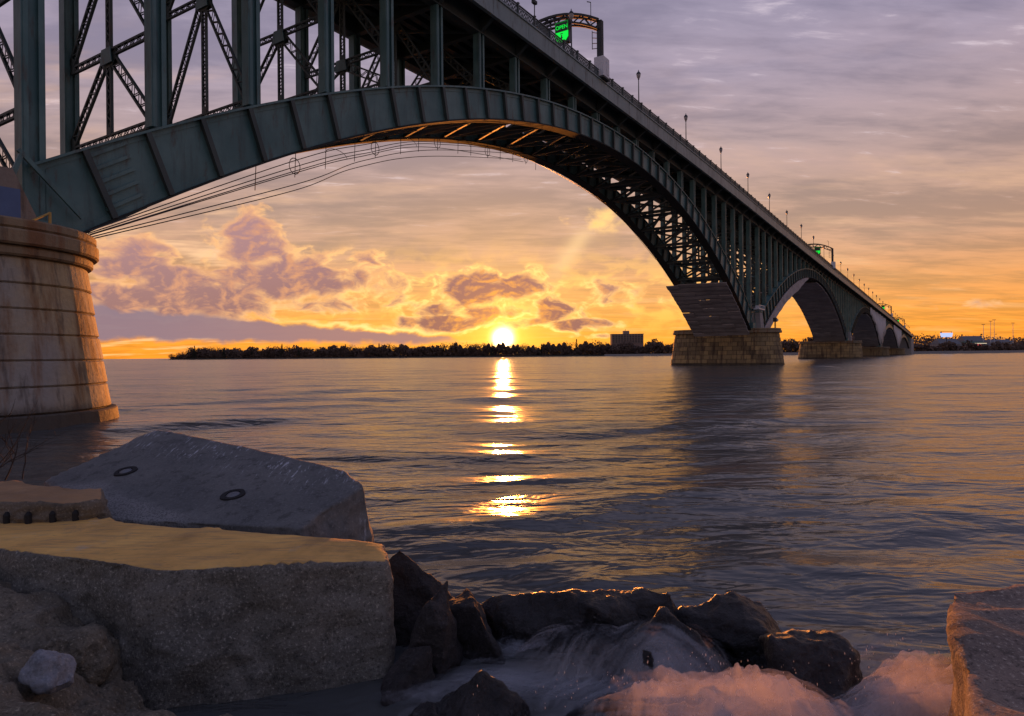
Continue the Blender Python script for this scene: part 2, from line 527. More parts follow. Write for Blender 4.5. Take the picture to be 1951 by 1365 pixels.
def granite(name, c0, c1, speck=.5, scale=1.0, ochre=None, wet=False, top=None, bumps=.6, scr=False):
    """rock: two-tone body, mineral specks; 'ochre' = stained sawn upper face; 'scr' = pale scrapes"""
    def f(nt, b):
        p = opos(nt)
        nrm = nt.n('ShaderNodeNewGeometry').outputs['Normal']
        big = nt.noise(p, 1.6 * scale, 6, .62, .3)
        mid = nt.noise(p, 9 * scale, 7, .66)
        fin = nt.noise(p, 46 * scale, 5, .7)
        vo = nt.vor(p, 60 * scale)
        c = nt.mix(nt.sst(big, .34, .68), c0, c1)
        c = nt.mix(nt.m('MULTIPLY', nt.sst(mid, .50, .68), .65), c, tuple(x * .42 for x in c0))
        c = nt.mix(nt.m('MULTIPLY', nt.sst(fin, .55, .68), speck), c, tuple(min(.6, x * 2.3 + .02) for x in c1))
        c = nt.mix(nt.m('MULTIPLY', nt.sst(fin, .46, .36), speck), c, tuple(x * .3 for x in c0))
        bs = nt.m('ADD', nt.m('MULTIPLY', mid, 1.0), nt.m('MULTIPLY', fin, .35))
        bs = nt.m('ADD', bs, nt.m('MULTIPLY', big, 1.2))
        rough = nt.m('MULTIPLY_ADD', mid, .25, .30 if wet else .66)
        if ochre:
            nz = nt.sep(nrm)[2]
            tp = nt.sst(nt.m('ADD', nz, nt.m('MULTIPLY', nt.m('SUBTRACT', mid, .5), .25)), .80, .93)
            sw = nt.noise(nt.map(p, scale=(.8, 5, 1), rot=(0, 0, rad(8))), 3.2, 6, .66)
            oc = nt.ramp(nt.noise(p, 1.3, 6, .62, .4), [(.25, tuple(x * .55 for x in ochre)), (.48, ochre), (.72, tuple(min(1, x * 1.35) for x in ochre))])
            oc = nt.mix(nt.m('MULTIPLY', nt.sst(sw, .45, .72), .55), oc, (.26, .175, .115))
            oc = nt.mix(nt.m('MULTIPLY', nt.sst(nt.noise(nt.map(p, scale=(.7, 4, 1)), 7.5, 5, .7), .63, .72), .75), oc, (.045, .035, .03))
            oc = nt.mix(nt.m('MULTIPLY', nt.sst(nt.noise(p, 2.3, 6, .68, .6), .56, .72), .5), oc, (.30, .20, .13))
            oc = nt.mix(nt.m('MULTIPLY', nt.sst(nt.noise(p, 3.1, 5, .6, .3), .62, .74), .45), oc, (.62, .52, .40))
            oc = nt.mix(nt.m('MULTIPLY', nt.sst(fin, .60, .74), .4), oc, (.10, .07, .05))
            c = nt.mix(tp, c, oc)
            bs = nt.m('MULTIPLY', bs, nt.m('MULTIPLY_ADD', tp, -.72, 1.0))
        if scr:
            q = nt.map(p, scale=(9, 1.5, 1), rot=(0, 0, rad(-42)))
            s1 = nt.sst(nt.noise(q, 3.2, 6, .75), .555, .63)
            sx_, sy_, sz_ = nt.sep(p)
            qq = nt.m('ADD', nt.m('MULTIPLY', sx_, .475), nt.m('MULTIPLY', sy_, .88))
            reg = nt.m('MULTIPLY', nt.sst(nt.noise(p, 1.4, 3, .6), .34, .56), nt.sst(qq, 5.12, 5.5))
            c = nt.mix(nt.m('MULTIPLY', nt.m('MULTIPLY', s1, reg), .62), c, (.78, .80, .86))
            ag = nt.m('MULTIPLY', nt.sst(nt.m('ADD', nt.m('MULTIPLY', nt.m('SUBTRACT', 4.75, qq), 1.2), nt.m('SUBTRACT', big, .5)), .2, .45), nt.sst(sx_, -2.9, -3.5))
            c = nt.mix(nt.m('MULTIPLY', ag, nt.sst(vo, .25, .6)), c, (.24, .235, .23))
            bs = nt.m('ADD', bs, nt.m('MULTIPLY', nt.m('MULTIPLY', ag, vo), 3.0))
        setp(nt, b, Base_Color=c, Roughness=rough)
        if wet: setp(nt, b, Specular_IOR_Level=.6)
        nt.put(b.inputs['Normal'], nt.bump(bs, bumps, .055))
    return mat(name, f)


R_OCHRE = granite("granite_ochre_top", (.135, .126, .105), (.215, .198, .165), .75, ochre=(.78, .44, .12))
R_GREY = granite("concrete_grey", (.112, .116, .115), (.160, .162, .156), .3, .8, bumps=.22, scr=True)
R_BROWN = granite("brown_limestone", (.14, .115, .085), (.21, .175, .13), .5, ochre=(.36, .21, .10))
R_MOUND = granite("rough_brown_rock", (.155, .13, .088), (.235, .20, .145), .7, bumps=1.0)
R_BLUE = granite("blue_grey_stone", (.20, .215, .25), (.27, .28, .31), .4)
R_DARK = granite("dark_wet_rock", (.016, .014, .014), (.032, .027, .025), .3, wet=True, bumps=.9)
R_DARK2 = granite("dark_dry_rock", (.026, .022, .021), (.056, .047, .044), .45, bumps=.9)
R_RIGHT = granite("right_granite", (.19, .145, .12), (.29, .215, .17), .8)


def _water(nt, b):
    p = opos(nt)
    b1 = nt.noise(nt.map(p, scale=(.45, 1, 1), rot=(0, 0, rad(8))), .55, 4, .5, .6)
    b2 = nt.noise(nt.map(p, scale=(.5, 1, 1), rot=(0, 0, rad(-16))), 2.4, 3, .5, .5)
    b3 = nt.noise(nt.map(p, scale=(.4, 1, 1), rot=(0, 0, rad(5))), .10, 4, .55, .5)
    h = nt.m('ADD', nt.m('MULTIPLY', b1, .46), nt.m('MULTIPLY', b2, .15))
    h = nt.m('ADD', h, nt.m('MULTIPLY', b3, 1.2))
    setp(nt, b, Base_Color=(.082, .086, .084), Roughness=.19, IOR=1.333, Specular_IOR_Level=.5)
    nt.put(b.inputs['Normal'], nt.bump(h, 1.0, .5))


WATER = mat("river_water", _water)


def _foam(nt, b):
    at = nt.n('ShaderNodeAttribute', attribute_name='foam').outputs['Fac']
    li = nt.n('ShaderNodeAttribute', attribute_name='streak').outputs['Fac']
    # flow streaks cut the cover: thin where the density is low, closed where it is high
    a = nt.m('ADD', nt.m('MULTIPLY', li, .62), nt.m('MULTIPLY', at, .78))
    al = nt.m('MULTIPLY', nt.sst(a, .38, 1.30), .42)
    al = nt.m('MULTIPLY', al, nt.sst(at, .02, .22))
    df = nt.n('ShaderNodeBsdfDiffuse'); nt.put(df.inputs[0], (.80, .83, .88))
    tr = nt.n('ShaderNodeBsdfTranslucent'); nt.put(tr.inputs[0], (.92, .86, .86))
    mx = nt.n('ShaderNodeMixShader'); mx.inputs[0].default_value = .6
    nt.nt.links.new(df.outputs[0], mx.inputs[1]); nt.nt.links.new(tr.outputs[0], mx.inputs[2])
    tp = nt.n('ShaderNodeBsdfTransparent')
    m2 = nt.n('ShaderNodeMixShader'); nt.put(m2.inputs[0], al)
    nt.nt.links.new(tp.outputs[0], m2.inputs[1]); nt.nt.links.new(mx.outputs[0], m2.inputs[2])
    nt.nt.links.new(m2.outputs[0], nt.nt.nodes['Material Output'].inputs[0])


FOAM = mat("white_water", _foam)


def _leaf(c):
    def f(nt, b):
        n = nt.noise(opos(nt), .25, 3, .6)
        setp(nt, b, Base_Color=nt.mix(n, tuple(x * .6 for x in c), tuple(x * 1.4 for x in c)), Roughness=.9)
    return f


TREE_M = [mat("foliage_brown", _leaf((.14, .095, .075))), mat("foliage_dark_green", _leaf((.035, .042, .024))), mat("foliage_rust", _leaf((.14, .09, .065)))]
BARK = plain("bark", (.045, .036, .030), .9)
LANDM = plain("shore_soil", (.055, .05, .038), .95)
SHOREW = plain("shore_wall_concrete", (.30, .29, .29), .8)
BANKM = plain("riverbank_rubble", (.06, .052, .045), .9)

# ------------------------------------------------------------------ bridge frame of reference
A = math.atan((1822 - 975.5) / 1297.0)
U = Vector((math.sin(A), math.cos(A), 0)); V = Vector((math.cos(A), -math.sin(A), 0)); ZZ = Vector((0, 0, 1))
PHI = math.pi / 2 - A
LN, LF = -33.8, -42.8                      # the two rib planes
LC = (LN + LF) / 2
EDGE = 2.0                                 # overhang of the deck beyond the ribs
PIERS = [-120.0, 10.0, 140.15, 277.0, 405.0, 535.0, 672.0]
PTOP = {1: 7.3, 2: 7.2, 3: 6.5, 4: 4.9, 5: 4.7}


def B(s, l, z):
    return U * s + V * l + ZZ * z


_ts = [-160, 0, 48, 59, 68, 93, 120, 163, 246, 344, 464, 699, 780]
_tz = [32.5, 32.4, 32.15, 32.05, 32.0, 31.75, 31.2, 29.9, 27.8, 25.5, 22.6, 16.4, 14.3]
_S = np.arange(-160, 761, 2.0)
_Z = np.interp(_S, _ts, _tz)
_k = np.ones(21) / 21
_Z = np.convolve(np.pad(_Z, 10, mode='reflect', reflect_type='odd'), _k, 'valid')


def ftop(s): return float(np.interp(s, _S, _Z))
def gbot(s): return ftop(s) - 2.5


class Span:
    def __init__(q, i):
        q.i = i
        p0, p1 = PIERS[i], PIERS[i + 1]
        q.p0, q.p1 = p0, p1
        q.c = (p0 + p1) / 2 - (.6 if i == 1 else 0)
        q.half = (p1 - p0) / 2
        q.D = q.half - 5.0
        q.ze0 = gbot(q.c) - .85
        q.zi0 = q.ze0 - 2.35
        sp_e, sp_i = [(11.5, 7.5), (11.5, 7.5), (10.9, 7.1), (9.2, 5.9), (8.2, 5.2), (8.0, 5.0)][i]
        q.ke = (q.ze0 - sp_e) / q.D ** 2
        q.ki = (q.zi0 - sp_i) / q.D ** 2

    def ze(q, s): return q.ze0 - q.ke * (s - q.c) ** 2
    def zi(q, s): return q.zi0 - q.ki * (s - q.c) ** 2
    def inside(q, s): return abs(s - q.c) <= q.D + 2


SP = [Span(i) for i in range(6)]


def sweep(mb, stations, prof):
    """stations: list of s; prof(s) -> list of (l,z) loop"""
    n = len(prof(stations[0])); vs = []
    for s in stations:
        vs += [B(s, l, z) for l, z in prof(s)]
    fs = []
    for i in range(len(stations) - 1):
        for k in range(n):
            fs.append((i * n + k, i * n + (k + 1) % n, (i + 1) * n + (k + 1) % n, (i + 1) * n + k))
    fs.append(tuple(range(n - 1, -1, -1))); fs.append(tuple((len(stations) - 1) * n + k for k in range(n)))
    return mb.add(vs, fs)


def rect(l0, l1, z0, z1): return [(l0, z0), (l1, z0), (l1, z1), (l0, z1)]


# ------------------------------------------------------------------ water
def build_water():
    def geo(a, b, n): return a * (b / a) ** (np.arange(n) / (n - 1))
    ys = np.concatenate([np.linspace(-40, 1.4, 12), geo(1.6, 26000, 960)])
    t = np.linspace(-1, 1, 760)
    k = 11.0
    xs = np.sinh(t * k) / np.sinh(k) * 26000
    hx = np.gradient(xs); hy = np.gradient(ys)
    X, Y = np.meshgrid(xs, ys, indexing='ij')
    HS = np.maximum(np.meshgrid(hx, hy, indexing='ij')[0] * .6, np.meshgrid(hx, hy, indexing='ij')[1])
    Zs = np.zeros_like(X)
    wx = X + 1.4 * np.sin(Y * .31 + 1.3) + .8 * np.sin(X * .22 + Y * .17) + 3 * np.sin(Y * .037 + X * .021)
    wy = Y + 1.1 * np.sin(X * .27 + .7) + .6 * np.sin(X * .41 - Y * .23) + 3 * np.sin(X * .033 + 2)
    r = np.random.default_rng(11)
    gust = .62 + .38 * np.sin(X * .045 + 2.2 * np.sin(Y * .03 + .4)) * np.sin(Y * .052 + 1.7 * np.sin(X * .021))
    for i in range(80):
        lam = .45 * (16 / .45) ** (i / 79)
        th = r.normal(math.pi / 2 + .10, .34)
        kk = 2 * math.pi / lam
        ph = r.uniform(0, 6.28)
        slope = .0100 * (1.0 + .5 * math.exp(-(math.log(lam / 2.6) / .8) ** 2))
        amp = slope / kk
        filt = np.clip((lam / HS - 2.4) / 2.0, 0, 1)
        Zs += amp * filt * gust * np.sin(kk * (math.cos(th) * wx + math.sin(th) * wy) + ph)
    # rougher water close to the rocks, a swell running onto them
    nearm = np.exp(-((X - 1.5) / 6) ** 2 - ((Y - 6.5) / 3.0) ** 2)
    Zs += nearm * .05 * np.sin(1.6 * Y + .7 * X + .6 * np.sin(1.3 * X))
    Zs -= .03
    Vv = np.stack([X, Y, Zs], -1).reshape(-1, 3)
    me = grid_mesh("water", Vv, len(xs), len(ys))
    o = mk("water", me, WATER)
    prop(o, 'fast grey river in soft sunset ripples below the bridge', 'river', kind='structure')


build_water()

# ------------------------------------------------------------------ arch bridge
bridge = thing('arch_bridge', 'long green steel deck arch bridge striding across the river on stone piers', 'bridge', tuple(B(65, LC, 0)))


def frames(a, b, ss, n):
    return [a + (b - a) * i / n for i in range(n + 1)]


def lattice(name, a, b, w, d=.15, simple=False):
    """built-up member from a to b in a cross frame: two side plates, laced on both faces (faces look along the bridge)"""
    a, b = Vector(a), Vector(b)
    t = (b - a); L = t.length
    if L < .6: return
    t /= L
    q = t.cross(U); q.normalize()          # in-plane direction across the member
    mb = MB()
    if simple:
        mb.beam(a, b, d, w * .62, side=q)
    else:
        for sg in (-1, 1):
            mb.beam(a + q * sg * (w / 2 - .02), b + q * sg * (w / 2 - .02), d, .035, side=q)
            for fs in (-1, 1):
                mb.beam(a + q * sg * (w / 2 - .075) + U * fs * (d / 2 - .01), b + q * sg * (w / 2 - .075) + U * fs * (d / 2 - .01), .075, .02, side=U)
        n = max(2, int(round(L / (w * .72))))
        for fs in (-1, 1):
            for i in range(n):
                p0 = a + t * (L * i / n); p1 = a + t * (L * (i + 1) / n)
                s0 = 1 if i % 2 else -1
                mb.beam(p0 + q * s0 * (w / 2 - .06) + U * fs * (d / 2 - .012), p1 - q * s0 * (w / 2 - .06) + U * fs * (d / 2 - .012), .06, .018, side=U)
            for e_ in (a + t * .22, b - t * .22):
                mb.beam(e_ - q * (w / 2 - .04) + U * fs * (d / 2 + .004), e_ + q * (w / 2 - .04) + U * fs * (d / 2 + .004), .44, .012, side=U)
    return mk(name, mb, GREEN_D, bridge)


def h_column(s, l, z0, z1, w=.78, d=.62):
    mb = MB()
    mb.box(B(s, l, (z0 + z1) / 2), (w, d * .52, z1 - z0), U, V, ZZ)
    for sg in (-1, 1):
        mb.box(B(s + sg * (w / 2 - .06), l, (z0 + z1) / 2 + .003), (.125, d, z1 - z0), U, V, ZZ)
        mb.box(B(s + sg * (w / 2 - .16), l + d / 2 + .012, (z0 + z1) / 2), (.20, .03, z1 - z0 - .02), U, V, ZZ)
    return mb


def build_span(sp):
    i = sp.i
    s_lo = sp.c - sp.D - 1.2; s_hi = sp.c + sp.D + 1.2
    if i == 0: s_lo = sp.c + 20
    ribs = {}
    for l0 in (LN, LF):
        n = 72 if i <= 1 else 44
        st = list(np.linspace(s_lo, s_hi, n))
        mb = MB()
        sweep(mb, st, lambda s: rect(l0 - .36, l0 + .36, sp.zi(s) + .13, sp.ze(s) - .13))
        sweep(mb, st, lambda s: rect(l0 - .62, l0 + .62, sp.ze(s) - .13, sp.ze(s)))
        # splice line angles under and above the flanges
        sweep(mb, st, lambda s: rect(l0 - .40, l0 + .40, sp.ze(s) - .42, sp.ze(s) - .135))
        sweep(mb, st, lambda s: rect(l0 - .40, l0 + .40, sp.zi(s) + .135, sp.zi(s) + .42))
        rib = mk('arch_rib', mb, GREEN, bridge)
        ribs[l0] = rib
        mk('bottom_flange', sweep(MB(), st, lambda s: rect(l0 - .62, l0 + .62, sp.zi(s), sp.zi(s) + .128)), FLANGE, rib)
        # radial stiffeners
        if i in (0, 1, 2, 3) and (l0 == LN or i <= 1):
            step = 2.8
            m = int((s_hi - s_lo) / step)
            for k in range(1, m):
                s = s_lo + (s_hi - s_lo) * k / m
                sl = -2 * sp.ki * (s - sp.c)
                zi, ze = sp.zi(s), sp.ze(s)
                dz = (ze - zi)
                # lean square to the rib
                ds = sl * dz / 2 * .55
                mb = MB()
                a = B(s + ds, l0 + .50, sp.zi(s + ds) + .14); b_ = B(s - ds, l0 + .50, sp.ze(s - ds) - .14)
                mb.beam(a, b_, .16, .34, side=V)
                mb.beam(a + V * .175, b_ + V * .175, .28, .03, side=V)
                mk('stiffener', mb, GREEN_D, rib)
    # panel points
    n = int(round((sp.p1 - sp.p0 - 6.9) / 5.6))
    ss = [sp.p0 + 3.45 + (sp.p1 - sp.p0 - 6.9) * k / n for k in range(n + 1)]
    for k, s in enumerate(ss):
        if i == 0 and s < -40: continue
        ends = k in (0, n)
        zb = (PTOP.get(i if k == 0 else i + 1, 5.0) + 1.0 if ends else sp.ze(s) - .03)
        zt = gbot(s) + .05
        if zt - zb > .35:
            for l0 in (LN, LF):
                mk('spandrel_column', h_column(s, l0, zb, zt, .92 if ends else .78, .72 if ends else .62), GREEN, bridge)
        # cross frame
        close = (i == 1 and k <= 8) or (i == 0 and s > -6)
        if i in (0, 1, 2) and zt - zb > 2.5 and (i < 2 or k % 1 == 0):
            levels = [z for z in (24.3, 18.9, 13.4) if z > (sp.ze(s) if not ends else 9.0) + 2.2 and z < zt - 1.0]
            zbase = (sp.ze(s) + .25) if not ends else 9.2
            lo = [zbase] + sorted(levels)
            smp = not close
            A_ = lambda z: B(s, LF + .36, z)
            C_ = lambda z: B(s, LN - .36, z)
            M_ = lambda z: B(s, LC, z)
            for j, z in enumerate(lo):
                lattice('lattice_strut', A_(z + .05), C_(z + .05), .46, simple=smp)
                zt2 = lo[j + 1] if j + 1 < len(lo) else zt - .1
                lattice('lattice_diagonal', A_(z + .35), M_(zt2 - .25) - V * .30, .66, simple=smp)
                lattice('lattice_diagonal', C_(z + .35), M_(zt2 - .25) + V * .30, .66, simple=smp)
                if i <= 1: lattice('lattice_hanger', M_(z + .2), M_(zt2 - .3), .50, simple=smp)
                if close and j + 1 < len(lo):
                    mb = MB()
                    for f in (-.19, .19):
                        c0 = B(s + f, LC, zt2 - .08)
                        mb.hexa([c0 + V * x + ZZ * y + U * q for q in (-.02, .02) for x, y in ((-.62, -.5), (.62, -.5), (.45, .34), (-.45, .34))])
                    mk('gusset_plate', mb, GREEN, bridge)
    # lateral bracing between the ribs, at both flanges
    if i in (1, 2):
        for k in range(n):
            s0, s1 = ss[k], ss[k + 1]
            if s1 > sp.c + sp.D - 1: break
            if s0 < sp.c - sp.D: continue
            for fn, hh in ((sp.zi, .25), (sp.ze, -.3)):
                for (a, b_) in (((s0, LN - .5), (s0, LF + .5)), ((s0, LN - .5), ((s0 + s1) / 2, LC)), (((s0 + s1) / 2, LC), (s1, LF + .5)),
                                ((s0, LF + .5), ((s0 + s1) / 2, LC - .02)), (((s0 + s1) / 2, LC - .02), (s1, LN - .5))):
                    if a[0] == b_[0]:
                        w, h = .30, .42
                    else:
                        w, h = .20, .24
                    mb = MB().beam(B(a[0], a[1], fn(a[0]) + hh), B(b_[0], b_[1], fn(b_[0]) + hh), w, h)
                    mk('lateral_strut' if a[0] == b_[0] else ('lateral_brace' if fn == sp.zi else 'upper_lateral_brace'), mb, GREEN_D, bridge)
    return ss


ALLS = []
for sp in SP:
    ss = build_span(sp)
    ALLS += [(s, sp.i) for s in ss]

# bearing shoes on the pier tops
for i, p in enumerate(PIERS[1:6]):
    for l0 in (LN, LF):
        for sg in (-1, 1):
            mb = MB()
            s = p + sg * 3.3
            w = 1.0
            z_ = PTOP[i + 1] - .02
            mb.hexa([B(s - 1.2, l0 - w, z_), B(s + 1.2, l0 - w, z_), B(s + 1.2, l0 + w, z_), B(s - 1.2, l0 + w, z_),
                     B(s - 1.0, l0 - w, z_ + 1.1), B(s + 1.0, l0 - w, z_ + 1.1), B(s + 1.0, l0 + w, z_ + 1.1), B(s - 1.0, l0 + w, z_ + 1.1)])
            mb.beam(B(s + sg * 1.9, l0 + .75, z_ + 1.5), B(s - sg * .6, l0 + .75, z_ + 4.0), .18, .14, side=V)
            mb.beam(B(s - sg * 1.4, l0 + .75, z_ + 1.1), B(s - sg * .5, l0 + .75, z_ + 3.8), .18, .14, side=V)
            mk('bearing_shoe', mb, GREEN, bridge)
# splice rungs on the end panel by the near pier
for k in range(6):
    sp = SP[1]
    s = 16.3 + .0 * k
    f = .12 + k * .15
    zz = sp.zi(s) + (sp.ze(s) - sp.zi(s)) * f
    mk('splice_plate', MB().beam(B(s - .2 - f * 1.2 + .6, LN + .44, zz - .3), B(s + 1.5 - f * 1.2 + .6, LN + .44, zz + .75), .16, .10, side=V), GREEN, bridge)

# deck
S0, S1 = -100.0, 720.0
stD = list(np.arange(S0, S1 + .1, 5.0))
lN, lF = LN + EDGE, LF - EDGE
mb = MB()
sweep(mb, stD, lambda s: [(lF + .25, ftop(s) - .75), (lN - .25, ftop(s) - .75), (lN - .25, ftop(s) - .12), (lF + .25, ftop(s) - .12)])
mk('deck_slab', mb, DECK, bridge)
for k, ls in enumerate(np.linspace(LF + 1.6, LN - 1.6, 6)):
    mb = MB()
    sweep(mb, stD, lambda s: rect(ls - .16, ls + .16, ftop(s) - 1.55, ftop(s) - .76))
    sweep(mb, stD, lambda s: rect(ls - .28, ls + .28, ftop(s) - 1.62, ftop(s) - 1.553))
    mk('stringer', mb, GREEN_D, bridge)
for l0 in (LN, LF):
    mb = MB()
    sweep(mb, stD, lambda s: rect(l0 - .18, l0 + .18, gbot(s) + .1, ftop(s) - .76))
    sweep(mb, stD, lambda s: rect(l0 - .42, l0 + .42, gbot(s), gbot(s) + .1))
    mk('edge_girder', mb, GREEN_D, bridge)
seen = []
for s, i in ALLS:
    if s < -40 or s > 640 or (seen and min(abs(s - q) for q in seen) < 3.0): continue
    seen.append(s)
    zt = ftop(s)
    mb = MB()
    mb.box(B(s, LC, zt - 1.6), (.14, LN - LF - .4, 1.5), U, V, ZZ)
    mb.box(B(s, LC, zt - 2.39), (.5, LN - LF - .4, .08), U, V, ZZ)
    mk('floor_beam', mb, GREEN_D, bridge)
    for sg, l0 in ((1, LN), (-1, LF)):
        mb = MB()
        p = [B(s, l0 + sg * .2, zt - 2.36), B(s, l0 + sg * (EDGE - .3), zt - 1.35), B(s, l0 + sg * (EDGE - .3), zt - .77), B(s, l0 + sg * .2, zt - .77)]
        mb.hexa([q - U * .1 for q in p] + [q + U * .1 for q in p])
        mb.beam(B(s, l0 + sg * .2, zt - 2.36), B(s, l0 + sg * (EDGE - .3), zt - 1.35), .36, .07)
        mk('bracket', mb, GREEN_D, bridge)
# under-deck wind bracing
ps = sorted(seen)
for a, b_ in zip(ps[:-1], ps[1:]):
    if a > 150 or a < -12: continue
    mb = MB()
    mb.beam(B(a, LF + .3, gbot(a) + .35), B(b_, LN - .3, gbot(b_) + .35), .26, .2)
    mk('wind_brace', mb, GREEN_D, bridge)
# fascia panels, kerb edge and railing
for sd_, l0 in ((1, lN), (-1, lF)):
    s = S0 + 40
    while s < S1:
        L = 5.6 if s < 340 else 11.2
        if sd_ < 0: L = 22.4
        s2 = min(s + L, S1)
        mb = MB()
        st = [s + .015, s2 - .015] if L < 12 else [s + .015, (s + s2) / 2, s2 - .015]
        sweep(mb, st, lambda q: rect(min(l0, l0 - sd_ * .22), max(l0, l0 - sd_ * .22), ftop(q) - 1.55, ftop(q) - .10))
        mk('fascia_panel', mb, FASC, bridge)
        s = s2
    mb = MB()
    sweep(mb, stD, lambda q: rect(min(l0 + sd_ * .10, l0 - sd_ * .35), max(l0 + sd_ * .10, l0 - sd_ * .35), ftop(q) - .098, ftop(q) + .03))
    sweep(mb, stD, lambda q: rect(min(l0 + sd_ * .05, l0 - sd_ * .30), max(l0 + sd_ * .05, l0 - sd_ * .30), ftop(q) - 1.64, ftop(q) - 1.552))
    mk('kerb_edge', mb, FASC, bridge)
    mb = MB()
    lr = l0 - sd_ * .14
    sweep(mb, stD, lambda q: rect(lr - .06, lr + .06, ftop(q) + .96, ftop(q) + 1.05))
    sweep(mb, stD, lambda q: rect(lr - .04, lr + .04, ftop(q) + .18, ftop(q) + .25))
    sweep(mb, stD, lambda q: rect(lr - .035, lr + .035, ftop(q) + .80, ftop(q) + .85))
    mk('top_rail', mb, RAILM, bridge)
# railing posts and panels on the near side
pm = MB().box((0, 0, .54), (.20, .20, 1.06)).box((0, 0, 1.10), (.26, .26, .07)).mesh('railing_post')
pm.materials.append(RAILM)
pan = MB()
for k in range(13):
    x = .2 + k * (2.4 / 12)
    pan.box((x, 0, .52), (.07, .05, .58))
for k in range(4):
    x0 = .2 + k * .6
    pan.beam((x0, .005, .26), (x0 + .6, .005, .78), .07, .035, side=(0, 1, 0)).beam((x0 + .6, -.005, .26), (x0, -.005, .78), .07, .035, side=(0, 1, 0))
pm2 = pan.mesh('railing_panel'); pm2.materials.append(RAILM)
far_rail = MB()
o0 = ORG[bridge.name]
s = 33.6
while s < 660:
    q = B(s, lN - .14, ftop(s) + .03) - o0
    if s < 330:
        for me, nm in ((pm, 'railing_post'), (pm2, 'railing_panel')):
            if nm == 'railing_panel' and s > 230: continue
            o = bpy.data.objects.new(nm, me); col.objects.link(o); o.parent = bridge
            o.location = q
            o.rotation_euler = (0, -math.atan((ftop(s + 2.8) - ftop(s)) / 2.8) if nm == 'railing_panel' else 0, PHI)
    if s > 230:
        if s >= 330: far_rail.box(B(s, lN - .14, ftop(s) + .54), (.2, .2, 1.06), U, V, ZZ)
        for k in range(6):
            far_rail.box(B(s + .3 + k * .43, lN - .14, ftop(s) + .52), (.16, .06, .58), U, V, ZZ)
    s += 2.8
o = mk('railing_run', far_rail, RAILM, bridge); o['kind'] = 'stuff'

# ------------------------------------------------------------------ piers
def stadium(cs, l_near, l_far, r, n=20):
    """plan outline (s,l), counter-clockwise: half round at each end"""
    pts = []
    for k in range(n + 1):
        a = -math.pi / 2 + math.pi * k / n
        pts.append((cs + r * math.sin(-a) * -1, l_near - r + r * math.cos(a) if False else l_near + r * math.cos(a)))
    for k in range(n + 1):
        a = math.pi / 2 + math.pi * k / n
        pts.append((cs + r * math.sin(a), l_far + r * math.cos(a)))
    return pts


def band(mb, cs, ln, lf, r0, r1, z0, z1, bev=.05, n=20, off=0.0):
    """one solid course of a battered pier, arrises eased so that the joint reads as a recess"""
    rings = [(r0 - bev, z0), (r0, z0 + bev), (r1, z1 - bev), (r1 - bev, z1)]
    vs = []
    for r, z in rings:
        vs += [B(s, l, z) for s, l in stadium(cs, ln, lf, r + off, n)]
    m = len(stadium(cs, ln, lf, r0, n)); fs = []
    for i in range(3):
        for k in range(m):
            fs.append((i * m + k, i * m + (k + 1) % m, (i + 1) * m + (k + 1) % m, (i + 1) * m + k))
    fs.append(tuple(range(m - 1, -1, -1))); fs.append(tuple(3 * m + k for k in range(m)))
    return mb.add(vs, fs)


# near pier: concrete courses under a moulded, rust-stained cap
p1 = thing('bridge_pier', 'big rust-streaked round-nosed concrete pier at left', 'bridge pier', tuple(B(10.0, LC, 0)))
nl, fl = -31.5, -45.5
zs = [-1.5, .50, 1.44, 2.36, 3.27, 4.17, 5.06, 6.0]
R0 = lambda z: 5.10 - .145 * z
for k in range(len(zs) - 1):
    ex = .22 if k == 0 else rng.uniform(-.015, .015)
    mk('course', band(MB(), 10.0, nl, fl, R0(zs[k]) + ex, R0(zs[k + 1]) + ex, zs[k] + .012, zs[k + 1] - .012, .05, 36), PIER, p1)
mk('course_core', band(MB(), 10.0, nl, fl, R0(-1.5) - .12, R0(6.0) - .12, -1.5, 6.2, .02, 36), PIER, p1)
mb = MB()
for (r_, z0, z1) in ((4.44, 6.01, 6.36), (4.64, 6.38, 6.92), (4.56, 6.94, 7.3)):
    band(mb, 10.0, nl, fl, r_, r_, z0, z1, .07, 36)
mk('pier_cap', mb, CAPM, p1)
# skewback pedestal with a painted-over square
mb = MB()
mb.hexa([B(3, -32.4, 7.29), B(11.95, -32.4, 7.29), B(11.95, -29.0, 7.29), B(3, -29.0, 7.29),
         B(3, -32.4, 9.45), B(10.98, -32.4, 9.45), B(10.98, -29.05, 9.45), B(3, -29.05, 9.45)])
mk('pedestal', mb, PEDC, p1)
mk('painted_patch', MB().hexa([B(5, -28.995, 7.35), B(11.2, -28.995, 7.35), B(11.2, -28.975, 7.35), B(5, -28.975, 7.35),
                               B(5, -29.03, 8.72), B(11.2, -29.03, 8.72), B(11.2, -29.01, 8.72), B(5, -29.01, 8.72)]), BLUEP, p1)
gr = thing('guard_rail', 'short yellow pipe guard rail on the near pier cap beside the pedestal', 'guard rail', tuple(B(12, -29, 7.3)))
mk('post', MB().tube([B(12.05, -28.7, 7.3), B(12.05, -28.7, 7.98)], .05), YELP, gr)
mk('rail', MB().tube([B(12.05, -28.7, 7.95), B(11.2, -28.4, 7.42)], .04), YELP, gr)

